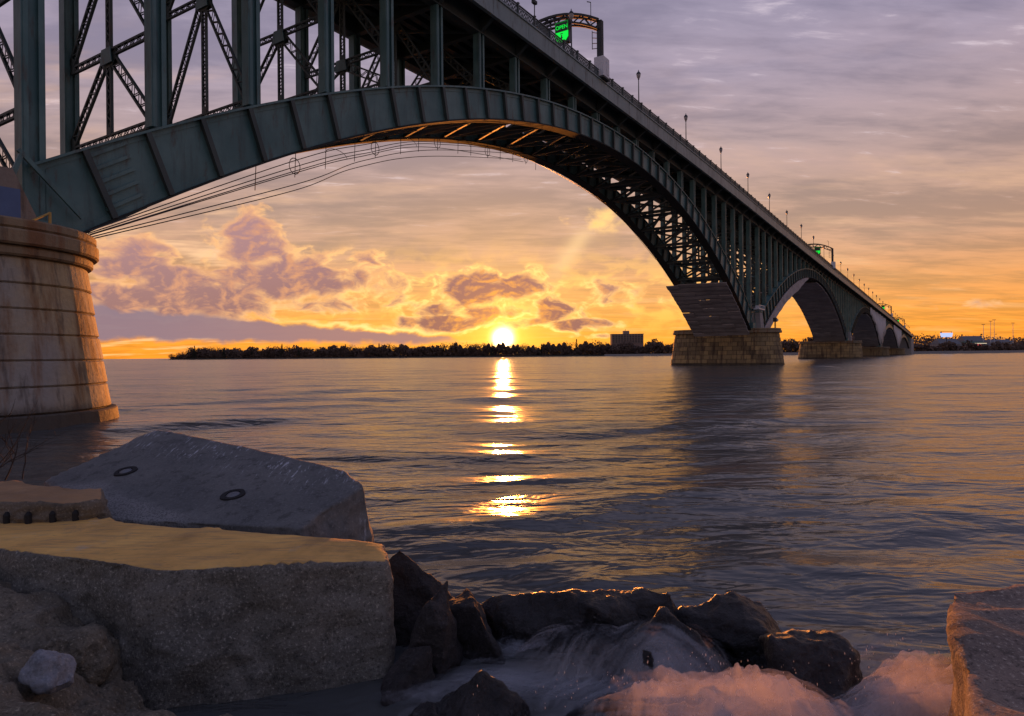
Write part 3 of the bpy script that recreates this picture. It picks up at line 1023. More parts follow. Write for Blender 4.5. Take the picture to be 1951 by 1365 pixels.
# farther piers: coursed limestone blocks round a core
def block_pier(ci, label, ztop, rtop, batter, nl, fl, ncourse, nblk, pieces=True):
    cs = PIERS[ci]
    t = thing('bridge_pier', label, 'bridge pier', tuple(B(cs, LC, 0)), None)
    zc = ztop - .9
    Rr = lambda z: rtop + batter * (zc - z)
    mk('pier_core', band(MB(), cs, nl, fl, Rr(-1.2) - .16, Rr(zc) - .16, -1.2, zc, .01, 16), MORTAR if pieces else PIERB, t)
    mb = MB()
    band(mb, cs, nl, fl, rtop + .45, rtop + .45, zc + .004, ztop - .42, .05, 16)
    band(mb, cs, nl, fl, rtop + .30, rtop + .30, ztop - .40, ztop, .08, 16)
    mk('pier_cap', mb, CAPM, t)
    if not pieces:
        return t
    # perimeter walked by arc length, one block at a time
    zb = -.5; hc = (zc - zb) / ncourse
    for c in range(ncourse):
        z0 = zb + c * hc + .035; z1 = z0 + hc - .07
        N = 160
        out0 = stadium(cs, nl, fl, Rr(z0), N // 2); out1 = stadium(cs, nl, fl, Rr(z1), N // 2)
        m = len(out0)
        P = [Vector(q) for q in out0]
        seg = [0]
        for k in range(m): seg.append(seg[-1] + (P[(k + 1) % m] - P[k]).length)
        tot = seg[-1]
        def at(out, d):
            d %= tot
            k = int(np.searchsorted(seg, d, 'right')) - 1
            f = (d - seg[k]) / max(seg[k + 1] - seg[k], 1e-6)
            a, b_ = Vector(out[k]), Vector(out[(k + 1) % m])
            return a + (b_ - a) * f
        cc = Vector((cs, LC))
        w = tot / nblk
        off = (c % 2) * w * .5
        for k in range(nblk):
            dmid = off + (k + .5) * w
            pm_ = at(out0, dmid)
            # only the faces turned to the river view carry blocks; the core closes the rest
            nrm_ = Vector(((pm_.x - cs), max(pm_.y - nl, 0) + min(pm_.y - fl, 0)))
            if nrm_.x > 2.0 and pm_.y < nl - 2: continue
            d0, d1 = off + k * w + .035, off + (k + 1) * w - .035
            ds = [d0, (d0 + d1) / 2, d1]
            pr = rng.uniform(-.035, .05)
            vs = []
            for d in ds:
                for out, z in ((out0, z0), (out1, z1)):
                    q = at(out, d)
                    cen = Vector((cs, min(max(q.y, fl), nl)))
                    n_ = (q - cen); n_.normalize()
                    for dep in (-.35, pr):
                        r_ = q + n_ * dep
                        vs.append(B(r_.x, r_.y, z))
            # index: 4 per station: (z0 in, z0 out, z1 in, z1 out)
            fs = []
            for j in (0, 1):
                a, b_ = j * 4, j * 4 + 4
                fs += [(a + 1, b_ + 1, b_ + 3, a + 3), (a, a + 2, b_ + 2, b_), (a + 2, a + 3, b_ + 3, b_ + 2), (a, b_, b_ + 1, a + 1)]
            fs += [(0, 1, 3, 2), (8, 10, 11, 9)]
            mk('stone_block', MB().add(vs, fs), PIERB, t)
    return t


block_pier(2, 'tan limestone pier in the river under the far end of the big arch', 7.2, 4.2, .15, -33.2, -45.6, 8, 30)
block_pier(3, 'smaller tan limestone pier, second in the river beyond the big arch', 6.5, 4.2, .13, -33.2, -45.6, 6, 26)
block_pier(4, 'low grey pier under the white sheeted arches, third beyond the big arch', 4.9, 4.0, .12, -33.4, -45.4, 4, 14, False)
block_pier(5, 'small far pier close to the shore end of the bridge', 4.7, 4.0, .12, -33.4, -45.4, 4, 14, False)
t = thing('bridge_abutment', 'grey concrete abutment where the bridge lands on the far shore', 'abutment', tuple(B(700, LC, 0)))
mk('wall', MB().box(B(700, LC, 5.5), (50, 11.5, 16), U, V, ZZ), SHOREW, t)
mk('buttress', MB().box(B(673, LC, 6), (3.0, 12.5, 16), U, V, ZZ), SHOREW, t)

# nav light stand and work lamp on the pier top
t = thing('light_stand', 'small frame with a box lamp standing on the end of the tan pier cap', 'navigation light', tuple(B(141.5, -30.0, 7.2)))
for a in (-.4, .4):
    mk('leg', MB().box(B(141.5 + a, -30.0, 7.9), (.12, .12, 1.4), U, V, ZZ), STEEL, t)
mk('lamp_box', MB().box(B(141.5, -30.0, 8.9), (1.1, .6, .8), U, V, ZZ), STEEL, t)
mk('lens', MB().lathe(B(141.5, -29.6, 8.8), [(.05, -.2), (.22, -.2), (.22, .2), (.05, .25)], 8), plain('lens_white', (.6, .58, .55), .3), t)
t = thing('work_platform', 'small white railed work platform at the foot of the arch above the tan pier', 'platform', tuple(B(138, -32.4, 11)))
mk('floor', MB().box(B(138.0, -32.2, 10.9), (4.6, 1.1, .22), U, V, ZZ), WHITEB, t)
mk('rail', MB().box(B(138.0, -31.7, 11.6), (4.6, .08, .10), U, V, ZZ), WHITEB, t)
for k in range(5):
    mk('railing_post', MB().box(B(135.8 + k * 1.1, -31.7, 11.28), (.08, .08, .54), U, V, ZZ), WHITEB, t)
mk('tool_box', MB().box(B(136.6, -32.2, 11.3), (.9, .6, .56), U, V, ZZ), WHITEB, t)
for i_, p in enumerate(PIERS[2:4]):
    t = thing('concrete_plinth', ('pale concrete plinth between the arch feet on the tan pier', 'pale concrete plinth between the arch feet on the second tan pier')[i_], 'plinth', tuple(B(p, LN + 1, 7)))
    zb = PTOP[i_ + 2] + .02; zt = zb + 3.1
    mk('block', MB().hexa([B(p - 1.3, LN - .9, zb), B(p + 1.5, LN - .9, zb), B(p + 1.5, LN + 1.7, zb), B(p - 1.3, LN + 1.7, zb),
                           B(p - 1.0, LN - .9, zt), B(p + 1.2, LN - .9, zt), B(p + 1.2, LN + 1.4, zt), B(p - 1.0, LN + 1.4, zt)]), SHOREW, t)

# ------------------------------------------------------------------ containment sheeting under the arches
def cover(label, sp, s0, s1, offset, rows, cols, l_a, l_b, side=False, zmin=None, group=None):
    t = thing('sheet_cover', label, 'sheeting', tuple(B((s0 + s1) / 2, LC, 0)), group)
    for r_ in range(rows):
        a = s0 + (s1 - s0) * r_ / rows; b_ = s0 + (s1 - s0) * (r_ + 1) / rows
        for c in range(cols):
            la = l_a + (l_b - l_a) * c / cols; lb = l_a + (l_b - l_a) * (c + 1) / cols
            j = rng.uniform(-.10, .10); g = .06
            za = sp.zi(a + .02) - offset(a) + j; zb = sp.zi(b_ - .02) - offset(b_) + j
            if zmin is not None: za, zb = max(za, zmin), max(zb, zmin)
            if zmin is not None and max(za, zb) <= zmin + .01 and False: continue
            P = [B(a + .02, la + g, za), B(b_ - .02, la + g, zb), B(b_ - .02, lb - g, zb), B(a + .02, lb - g, za)]
            # two shallow corrugations per sheet
            mid = [(P[0] + P[1]) / 2 - ZZ * .09, (P[3] + P[2]) / 2 - ZZ * .09]
            mb = MB()
            up = ZZ * .14
            mb.hexa([P[0], mid[0], mid[1], P[3], P[0] + up, mid[0] + up, mid[1] + up, P[3] + up])
            mb.hexa([mid[0], P[1], P[2], mid[1], mid[0] + up, P[1] + up, P[2] + up, mid[1] + up])
            mk('sheet_panel', mb, COVER, t)
        if side:
            la = max(l_a, l_b)
            mb = MB()
            mb.hexa([B(a + .02, la, sp.zi(a + .02) - offset(a) + .02), B(b_ - .02, la, sp.zi(b_ - .02) - offset(b_) + .02), B(b_ - .02, la + .08, sp.zi(b_ - .02) - offset(b_) + .02), B(a + .02, la + .08, sp.zi(a + .02) - offset(a) + .02),
                     B(a + .02, la, sp.zi(a + .02) - .05), B(b_ - .02, la, sp.zi(b_ - .02) - .05), B(b_ - .02, la + .08, sp.zi(b_ - .02) - .05), B(a + .02, la + .08, sp.zi(a + .02) - .05)])
            mk('side_sheet', mb, COVER, t)
    return t


s1_ = SP[1]; s2_ = SP[2]; s3_ = SP[3]; s4_ = SP[4]
cover('grey sheeted cover under the big arch foot above the tan pier', s1_, 120.0, 136.4, lambda s: .75, 13, 5, LN + .2, LF - 1.6)
cover('grey sheeted cover on the left leg of the second arch', s2_, s2_.c - s2_.D - .5, s2_.c - 12, lambda s: .4 + 2.0 * min(1, max(0, (s2_.c - 12 - s) / 14)), 16, 4, LN + .7, LF - 1, side=True)
cover('broad grey sheeted cover on the right leg of the second arch', s2_, s2_.c + 4, s2_.c + s2_.D + .8, lambda s: .6, 18, 5, LN + .2, LF - 1)
cover('grey sheeted cover under the third arch beyond the small pier', s3_, s3_.c + 2, s3_.c + s3_.D, lambda s: .6, 12, 3, LN + .2, LF - 1)
cover('dark grey sheeted cover under the fourth arch near the shore', s4_, s4_.c + 2, s4_.c + s4_.D, lambda s: .6, 8, 2, LN + .2, LF - 1)


def spandrel_tarp(label, ia, ib, reach_a, reach_b):
    """white cloth hung in front of the spandrel, from the deck down between two arches"""
    spa, spb = SP[ia], SP[ib]
    p = spa.p1
    t = thing('spandrel_tarp', label, 'tarpaulin', tuple(B(p, LN, 6)))
    n = 30
    l = LN + .75
    ss_ = np.linspace(p - reach_a, p + reach_b, n)
    def lo(s):
        sp = spa if s < p else spb
        z = sp.zi(s) + .2
        return max(z, 5.0) if abs(s - p) < 7 else z
    step = 6
    for k in range(0, n - 1, step):
        mb = MB(); vs = []; fs = []
        seg = ss_[k:k + step + 1]
        for s in seg:
            fold = .22 * math.sin(s * 1.7) + .1 * math.sin(s * 4.1)
            for z in (lo(s), (lo(s) + gbot(s)) / 2, gbot(s) + .1):
                vs.append(B(s, l + fold, z))
            for z in (lo(s), (lo(s) + gbot(s)) / 2, gbot(s) + .1):
                vs.append(B(s, l + fold - .06, z))
        m = len(seg)
        for i in range(m - 1):
            a, b_ = i * 6, i * 6 + 6
            fs += [(a, b_, b_ + 1, a + 1), (a + 1, b_ + 1, b_ + 2, a + 2), (a + 3, a + 4, b_ + 4, b_ + 3), (a + 4, a + 5, b_ + 5, b_ + 4),
                   (a + 2, b_ + 2, b_ + 5, a + 5), (a, a + 3, b_ + 3, b_)]
        mb.add(vs, fs)
        mk('cloth_panel', mb, TARP, t, smooth=True)


spandrel_tarp('white tarpaulin hung between the third and fourth arches', 3, 4, 52, 34)
spandrel_tarp('white tarpaulin hung between the fourth and fifth arches, nearer the shore', 4, 5, 40, 28)

# ------------------------------------------------------------------ cables slung under the big arch
cpts = [(15.2, -32.6, 8.0), (28.6, -34.6, 14.3), (35.5, -36.2, 17.2), (46, -38.2, 20.9), (65.9, -41.0, 24.7), (93, -42.9, 23.9), (112, -43.4, 18.6)]
def cat(pts, sag=.012, n=10):
    P_ = [Vector(q) for q in pts]; out = []
    for i in range(len(P_) - 1):
        p0, p1, p2, p3 = P_[max(i - 1, 0)], P_[i], P_[i + 1], P_[min(i + 2, len(P_) - 1)]
        for k in range(n):
            f = k / n
            q = .5 * ((2 * p1) + (p2 - p0) * f + (2 * p0 - 5 * p1 + 4 * p2 - p3) * f * f + (3 * p1 - p0 - 3 * p2 + p3) * f ** 3)
            out.append(q)
    out.append(P_[-1])
    return [B(q.x, q.y, q.z) for q in out]
LBL = ['uppermost of the thin cables fanning from the near pier cap to the arch', 'lowest and widest-slung of the thin cables below the arch',
       'thin cable just above the lowest one of the fan at the pier', 'thin cable in the middle of the fan below the arch',
       'second cable from the top of the fan below the arch', 'middle cable that runs on to the far foot of the arch']
for k, (dz, dl, sg) in enumerate([(.55, .2, .006), (-1.0, -.5, .05), (-.6, .4, .03), (-.25, -.2, .02), (.15, .1, .012), (-.1, .5, .016)]):
    pts = [(s, l + dl * (.4 if j == 0 else 1) , z + dz * (.25 if j == 0 else (1 if j < 5 else .3))) for j, (s, l, z) in enumerate(cpts)]
    if k in (1, 2): pts = [pts[0], tuple(np.add(pts[1], (0, 0, -.35))), pts[2], pts[3], tuple(np.add(pts[4], (0, 0, 1.1)))]
    if k in (0, 3): pts = pts[:5]
    t = mk('slung_cable', MB().tube(cat(pts, sg), .028, 5), CABLE)
    prop(t, LBL[k], 'cable', 'cables slung below the big arch')
t = thing('hanger_set', 'thin wire hangers and loops holding the cables to the arch underside', 'wire hangers', tuple(B(30, -40, 20)))
for j in range(15):
    f = 25.5 + j * 3.1 + rng.uniform(-.5, .5)
    zc = float(np.interp(f, [c[0] for c in cpts], [c[2] for c in cpts])); lc = float(np.interp(f, [c[0] for c in cpts], [c[1] for c in cpts]))
    mb = MB().tube([B(f, lc, zc - .5), B(f + .1, lc, zc + 1.3)], .03, 4)
    if j % 3 == 1:
        mb.tube([B(f + .42 * math.cos(a), lc, zc + .2 + .5 * math.sin(a)) for a in np.linspace(0, 6.3, 14)], .03, 4)
    elif j % 3 == 2:
        mb.tube([B(f + 1.0 - 1.0 * math.cos(a), lc, zc + .55 + .5 * math.sin(a)) for a in np.linspace(.1, 3.0, 9)], .022, 4)
    mk('hanger', mb, CABLE, t)

# ------------------------------------------------------------------ street lamps on the deck
def lamp_proto():
    t = bpy.data.objects.new('street_lamp', None); col.objects.link(t)
    ps_ = []
    ps_.append(mk('base', MB().lathe((0, 0, 0), [(.20, 0), (.20, .9), (.13, 1.15), (.09, 1.3)], 10), BLACK, t, org=Vector((0, 0, 0))))
    ps_.append(mk('pole', MB().lathe((0, 0, 0), [(.085, 1.2), (.06, 4.55), (.11, 4.6), (.11, 4.68)], 8), BLACK, t, org=Vector((0, 0, 0))))
    ps_.append(mk('lantern', MB().lathe((0, 0, 0), [(.10, 4.68), (.24, 4.95), (.30, 5.2), (.27, 5.38)], 10), LGLASS, t, org=Vector((0, 0, 0))))
    ps_.append(mk('cap', MB().lathe((0, 0, 0), [(.33, 5.36), (.30, 5.48), (.14, 5.7), (.05, 5.78), (.06, 5.86), (.02, 6.0)], 10), BLACK, t, org=Vector((0, 0, 0))))
    return t


ORD = ['nearest street lamp, beside the big green OPEN sign on the deck', 'first street lamp beyond the white cabinet on the deck', 'second street lamp beyond the white cabinet on the deck', 'third street lamp beyond the white cabinet on the deck',
       'fourth street lamp beyond the white cabinet on the deck', 'fifth street lamp beyond the white cabinet on the deck', 'sixth street lamp beyond the white cabinet on the deck', 'street lamp just short of the second green sign gantry']
lp = lamp_proto()
lamps = [60.7 + 17.3 * k for k in range(35)]
first = True
for k, s in enumerate(lamps):
    if k == 0:
        r_ = lp
    else:
        r_ = lp.copy(); col.objects.link(r_)
        if s < 420:
            for ch in lp.children:
                c = ch.copy(); col.objects.link(c); c.parent = r_
        else:
            for ch in lp.children[:]:
                if ch.name.startswith(('pole', 'lantern', 'cap')):
                    c = ch.copy(); col.objects.link(c); c.parent = r_
    r_.location = B(s, lN - .32, ftop(s) - .05)
    r_.scale = (.86, .86, .86)
    lab = ORD[k] if k < len(ORD) else 'slim black street lamp in the far dwindling row beyond the second sign gantry'
    prop(r_, lab, 'street lamp', 'street lamps along the bridge deck')

t = thing('camera_mast', 'tiny camera on a thin mast above the deck railing, near the top edge', 'camera mast', tuple(B(53.5, lN - .3, ftop(53.5))))
mk('mast', MB().tube([B(53.5, lN - .3, ftop(53.5)), B(53.5, lN - .3, ftop(53.5) + 2.5)], .05, 5), STEEL, t)
mk('camera_head', MB().box(B(53.5, lN - .3, ftop(53.5) + 2.6), (.55, .3, .28), U, V, ZZ), STEEL, t)

# ------------------------------------------------------------------ lane sign gantries
def gantry(s, label, lettering):
    t = thing('sign_gantry', label, 'sign gantry', tuple(B(s, LC, ftop(s))))
    zd = ftop(s)
    ln, lf = lN - .35, lF + .35
    zt = zd + 6.4
    for nm, l in (('post', ln), ('post', lf)):
        mk(nm, MB().box(B(s, l, (zd + zt) / 2), (.55, .55, zt - zd + .5), U, V, ZZ), STEEL, t)
    n = 12
    def zu(f): return zt + .25 + 1.9 * 4 * f * (1 - f)
    def zl(f): return zt - .75 + 2.0 * 4 * f * (1 - f)
    for sg in (-.42, .42):
        for fn, w in ((zu, .26), (zl, .20)):
            mb = MB()
            pts = [B(s + sg, lf + (ln - lf) * k / n, fn(k / n)) for k in range(n + 1)]
            for a, b_ in zip(pts[:-1], pts[1:]): mb.beam(a, b_, w, w)
            mk('truss_chord', mb, STEEL, t)
    mb = MB()
    for k in range(n):
        f0, f1 = k / n, (k + 1) / n
        l0, l1 = lf + (ln - lf) * f0, lf + (ln - lf) * f1
        for sg in (-.42, .42):
            a, b_ = (zl(f0), zu(f1)) if k % 2 else (zu(f0), zl(f1))
            mb.beam(B(s + sg, l0, a), B(s + sg, l1, b_), .11, .11)
        mb.beam(B(s - .42, l0, zl(f0)), B(s + .42, l0, zl(f0)), .09, .09).beam(B(s - .42, l0, zu(f0)), B(s + .42, l1, zu(f1)), .09, .09)
    mk('truss_web', mb, STEEL, t)
    # antenna and rungs at the near post
    mk('antenna', MB().tube([B(s, ln - 1.1, zt + .3), B(s, ln - 1.1, zt + 2.6)], .04, 5).tube([B(s, ln - 1.1, zt + 2.6), B(s, ln - 1.55, zt + 2.8)], .05, 5), STEEL, t)
    mb = MB()
    for k in range(4): mb.beam(B(s, ln - .3, zt - 1.0 - .55 * k), B(s, ln - .95, zt - .75 - .6 * k), .06, .06)
    mb.beam(B(s, ln - .95, zt - .6), B(s, ln - .95, zt - 2.6), .07, .07)
    mk('step_irons', mb, STEEL, t)
    # cabinet on the near post
    mk('cabinet', MB().box(B(s - .2, ln + .25, zd + 1.35), (1.5, 1.1, 2.1), U, V, ZZ), WHITEB, t)
    mk('cabinet_door', MB().box(B(s + .1, ln + .812, zd + 1.4), (.62, .03, 1.6), U, V, ZZ), WHITEB, t)
    mk('cabinet_frame', MB().box(B(s - .2, ln + .25, zd + .18), (1.62, 1.2, .2), U, V, ZZ), STEEL, t)
    # signs, one over each lane, facing the traffic
    for ls, lit_ in ((LN - 2.55, True), (LC - 1.0, False)):
        if not lit_ and s > 300: continue
        cen = B(s - .95, ls, zt - .2)
        w, hh = 1.75, 2.4
        sg = mk('sign_housing', MB().box(cen + U * .3, (.62, w, hh), U, V, ZZ), BLACK, t)
        if not lit_: continue
        f_ = MB()
        fc = cen - U * .03
        P = lambda x, y, d=0: fc + V * x * .86 + ZZ * y * .86 - U * d
        # shield shaped green border, lower green field with a curved foot
        def slab(pts, d0, d1, m_, nm):
            k = len(pts); mb = MB()
            mb.add([P(x, y, d0) for x, y in pts] + [P(x, y, d1) for x, y in pts],
                   [tuple(range(k))[::-1], tuple(range(k, 2 * k))] + [(i, (i + 1) % k, k + (i + 1) % k, k + i) for i in range(k)])
            return mk(nm, mb, m_, sg)
        foot = [(-.95, -.75), (-.6, -1.18), (-.2, -1.33), (.2, -1.33), (.6, -1.18), (.95, -.75)]
        slab(foot + [(.95, 0.0), (-.95, 0.0)], .02, .05, LEDG, 'lower_field')
        for (x0, x1, y0, y1) in ((-.95, .95, 1.18, 1.32), (-.95, -.82, .02, 1.17), (.82, .95, .02, 1.17)):
            slab([(x0, y0), (x1, y0), (x1, y1), (x0, y1)], .02, .04, LEDD, 'border')
        # downward symbol
        slab([(-.08, -.42), (-.08, -.72), (-.22, -.72), (0, -.98), (.22, -.72), (.08, -.72), (.08, -.42)], .052, .06, BLACK, 'arrow')
        slab([(-.18, -.20), (-.18, -.32), (.18, -.32), (.18, -.20)], .052, .06, BLACK, 'symbol_bar')
        if lettering:
            cu = bpy.data.curves.new('lettering', 'FONT'); cu.body = 'OPEN'; cu.size = .58; cu.align_x = 'CENTER'; cu.align_y = 'CENTER'
            cu.extrude = .01; cu.offset = .0
            cu.materials.append(LEDG)
            tmp = bpy.data.objects.new('lettering', cu)
            lm = bpy.data.meshes.new_from_object(tmp); bpy.data.objects.remove(tmp)
            o = bpy.data.objects.new('lettering', lm); col.objects.link(o); o.parent = sg
            M3 = Matrix((V, ZZ, -U)).transposed().to_4x4()
            o.matrix_parent_inverse = Matrix.Identity(4)
            loc = P(0, .58, .04) - ORG[t.name]
            o.matrix_local = Matrix.Translation(loc) @ M3
    return t


gantry(67.4, 'steel arch gantry with a glowing green OPEN lane sign and white cabinet, closest', True)
gantry(233, 'second lane sign gantry farther along the deck with a small green light', False)
gantry(462, 'third lane sign gantry, tiny above the far descending deck', False)
gantry(583, 'fourth lane sign gantry, last before the far shore', False)

# ------------------------------------------------------------------ rocks and blocks
def hull_planes(pts):
    bm = bmesh.new()
    for p in pts: bm.verts.new(p)
    r = bmesh.ops.convex_hull(bm, input=bm.verts)
    bm.normal_update()
    pl_ = []
    for f in bm.faces:
        n = f.normal.copy(); d = n.dot(f.verts[0].co)
        if not any((n - a).length < .06 and abs(d - b_) < .03 for a, b_ in pl_): pl_.append((n, d))
    bm.free()
    return pl_


_ico = {}
def ico(sub):
    if sub not in _ico:
        bm = bmesh.new(); bmesh.ops.create_icosphere(bm, subdivisions=sub, radius=1.0)
        me = bpy.data.meshes.new('tmp'); bm.to_mesh(me); bm.free()
        v = np.empty(len(me.vertices) * 3); me.vertices.foreach_get('co', v)
        f = np.empty(len(me.polygons) * 3, dtype=np.int32)
        me.polygons.foreach_get('vertices', f)
        _ico[sub] = (v.reshape(-1, 3), f.reshape(-1, 3)); bpy.data.meshes.remove(me)
    return _ico[sub]


def fbm(P, seed, octs=5, f0=1.0, gain=.5, ridged=False):
    """value noise summed over octaves, vectorised"""
    out = np.zeros(len(P)); amp = 1.0; f = f0
    for o in range(octs):
        q = P * f + seed * 17.3 + o * 5.1
        i = np.floor(q).astype(np.int64); t = q - i; t = t * t * t * (t * (t * 6 - 15) + 10)
        def hsh(a, b_, c):
            n = (a * 374761393 + b_ * 668265263 + c * 2147483647 + seed * 1013) & 0xffffffff
            n = ((n ^ (n >> 13)) * 1274126177) & 0xffffffff
            n = n ^ (n >> 16)
            return (n & 0xffff) / 65535.0 * 2 - 1
        x, y, z = i[:, 0], i[:, 1], i[:, 2]
        acc = 0
        for a in (0, 1):
            wa = t[:, 0] if a else 1 - t[:, 0]
            for b_ in (0, 1):
                wb = t[:, 1] if b_ else 1 - t[:, 1]
                for c in (0, 1):
                    wc = t[:, 2] if c else 1 - t[:, 2]
                    acc = acc + wa * wb * wc * hsh(x + a, y + b_, z + c)
        out += amp * (1 - 2 * np.abs(acc) if ridged else acc)
        amp *= gain; f *= 2.03
    return out


def rock_mesh(name, pts, sub=5, p=26, amp=.05, f0=2.2, seed=1, topcalm=None, post=None, octs=6):
    pts = [Vector(q) for q in pts]
    c = sum(pts, Vector()) / len(pts)
    ext = np.array([max(abs(q[i] - c[i]) for q in pts) for i in range(3)])
    pl_ = hull_planes([q - c for q in pts])
    Dv, F = ico(sub)
    d = Dv * ext; d = d / np.linalg.norm(d, axis=1)[:, None]
    acc = np.zeros(len(d))
    for n, h in pl_:
        acc += np.maximum(0, d @ np.array(n) / max(h, 1e-3)) ** p
    r = acc ** (-1.0 / p)
    Pv = d * r[:, None]
    # approximate outward normal: gradient of the support
    g = np.zeros_like(d)
    for n, h in pl_:
        w = np.maximum(0, Pv @ np.array(n) / max(h, 1e-3)) ** (p - 1)
        g += w[:, None] * np.array(n) / max(h, 1e-3)
    g /= np.linalg.norm(g, axis=1)[:, None]
    Wp = Pv + np.array(c)
    nz = fbm(Wp, seed, octs, f0, .52) * .65 + fbm(Wp, seed + 9, 3, f0 * .9, .5, True) * .35 - .12
    k = amp * np.ones(len(Wp))
    if topcalm is not None:
        k = k * (1 - (1 - topcalm) * np.clip((g[:, 2] - .72) / .2, 0, 1))
    Wp = Wp + g * (nz * k)[:, None]
    if post is not None: Wp = post(Wp, g)
    me = bpy.data.meshes.new(name)
    me.from_pydata(Wp.tolist(), [], F.tolist()); me.update(); me.shade_smooth()
    return me


def rock(name, pts, m_, label, cat_='rock', group=None, **kw):
    o = mk(name, rock_mesh(name, pts, **kw), m_)
    prop(o, label, cat_, group)
    return o


def prism(top, bot): return [Vector(p) for p in top] + [Vector(p) for p in bot]


# block with the ochre sawn top
otop = [(-5.6, 6.70, .85), (-4.05, 6.58, .85), (-1.07, 5.68, .86), (-.93, 5.32, .82), (-2.66, 5.01, .85), (-3.94, 5.57, .85), (-4.9, 5.86, .85)]
obot = [(-5.6, 6.8, -.9), (-1.15, 6.1, -.9), (-.92, 5.35, -.9), (-2.5, 4.85, -.9), (-3.6, 5.3, -.9), (-5.2, 5.7, -.9), (-1.05, 5.12, -.5)]
rock('stone_block', prism(otop, obot), R_OCHRE, 'large granite block with a flat ochre-stained sawn top and dark rough sides', 'stone block', 'armour stones on the shore',
     sub=7, p=52, amp=.12, f0=1.3, seed=4, topcalm=.13)

# tilted grey concrete slab with two recessed lifting loops
gt = [(-4.82, 9.2, 1.45), (-3.32, 8.5, 1.29), (-2.54, 8.0, 1.20), (-1.86, 7.6, 1.13), (-1.58, 7.2, 1.03), (-1.97, 6.42, .82), (-4.35, 6.95, .78), (-5.5, 8.0, .97)]
gb_ = [(-4.7, 9.7, -.6), (-3.2, 9.0, -.6), (-1.45, 7.7, -.6), (-1.30, 7.1, -.6), (-1.72, 6.25, -.6), (-4.3, 6.9, -.6), (-5.6, 8.1, -.6)]
slab_o = thing('concrete_slab', 'tilted grey concrete slab with two recessed lifting loops and white scrapes', 'concrete slab', (-3.4, 7.7, 0), 'armour stones on the shore')
SLAB_M = rock_mesh('slab_body', [Vector(q) for q in gt + gb_], sub=7, p=220, amp=.04, f0=2.6, seed=12, topcalm=.22)
o = mk('slab_body', SLAB_M, R_GREY, None); o.parent = slab_o; o.matrix_parent_inverse = Matrix.Translation((3.4, -7.7, 0))
_v = np.empty(len(SLAB_M.vertices) * 3); SLAB_M.vertices.foreach_get('co', _v); _v = _v.reshape(-1, 3)
def slab_fit(x, y, rr_=.22):
    k = ((_v[:, 0] - x) ** 2 + (_v[:, 1] - y) ** 2 < rr_ ** 2) & (_v[:, 2] > .5)
    q = _v[k]
    M_ = np.stack([q[:, 0] - x, q[:, 1] - y, np.ones(len(q))], 1)
    a_, *_r = np.linalg.lstsq(M_, q[:, 2], rcond=None)
    return a_
RINGM = plain("loop_steel", (.17, .18, .20), .5, .3)
HOLEM = plain("recess_shade", (.012, .012, .014), .8)  # near-black colour carries the shade inside the loop recesses and drill holes
for (x, y) in ((-4.53, 7.96), (-2.93, 7.12)):
    a_ = slab_fit(x, y)
    nrm_ = Vector((-a_[0], -a_[1], 1)).normalized()
    X_ = Vector((1, .1, 0)); X_ = (X_ - nrm_ * X_.dot(nrm_)).normalized(); Y_ = nrm_.cross(X_)
    c0 = Vector((x, y, a_[2])) + nrm_ * .012
    n = 32
    ang = np.linspace(0, 2 * math.pi, n, endpoint=False)
    ring = lambda q, h, wob=0: [c0 + X_ * q * (1 + wob * math.sin(3 * a + x)) * math.cos(a) + Y_ * q * .92 * (1 + wob * math.cos(2 * a)) * math.sin(a) + nrm_ * h for a in ang]
    mb = MB()
    R_ = [ring(.135, -.05, .05), ring(.125, .004, .05), ring(.078, .004), ring(.074, -.03)]
    mb.add(sum(R_, []), [(q * n + i, q * n + (i + 1) % n, (q + 1) * n + (i + 1) % n, (q + 1) * n + i) for q in range(3) for i in range(n)] + [tuple(range(3 * n, 4 * n))])
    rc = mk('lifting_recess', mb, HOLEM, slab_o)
    mb = MB(); R_ = [ring(.070, -.02), ring(.066, .000), ring(.02, .006)]
    mb.add(sum(R_, []), [(q * n + i, q * n + (i + 1) % n, (q + 1) * n + (i + 1) % n, (q + 1) * n + i) for q in range(2) for i in range(n)] + [tuple(range(2 * n, 3 * n))])
    mk('lifting_loop', mb, RINGM, rc, smooth=True)

# brown drilled slab at the left
bt = [(-6.2, 7.5, 1.08), (-5.0, 7.25, 1.08), (-4.15, 6.85, 1.05), (-4.0, 6.62, 1.03), (-4.15, 6.52, 1.02), (-5.0, 6.48, 1.05), (-6.2, 6.7, 1.06)]
bb = [(-6.2, 7.6, .5), (-4.9, 7.4, .5), (-3.92, 6.8, .5), (-4.0, 6.56, .5), (-5.0, 6.46, .5), (-6.2, 6.6, .5)]
br = thing('drilled_slab', 'brown stone slab with a row of drill holes along its broken edge', 'stone slab', (-5.0, 6.9, .8), 'armour stones on the shore')
BR_M = rock_mesh('slab_body', [Vector(q) for q in bt + bb], sub=6, p=40, amp=.075, f0=3.4, seed=21, topcalm=.3)
o = mk('slab_body', BR_M, R_BROWN); o.parent = br; o.matrix_parent_inverse = Matrix.Translation((5.0, -6.9, -.8))
_b = np.empty(len(BR_M.vertices) * 3); BR_M.vertices.foreach_get('co', _b); _b = _b.reshape(-1, 3)
for k in range(7):
    x = -5.42 + k * .205
    q = _b[(np.abs(_b[:, 0] - x) < .05) & (np.abs(_b[:, 2] - .88) < .06)]
    y = float(q[:, 1].min()) + .022
    mk('drill_hole', MB().lathe((x, y, .80), [(.012, 0), (.030, .02), (.032, .13), (.012, .16)], 8), HOLEM, br)

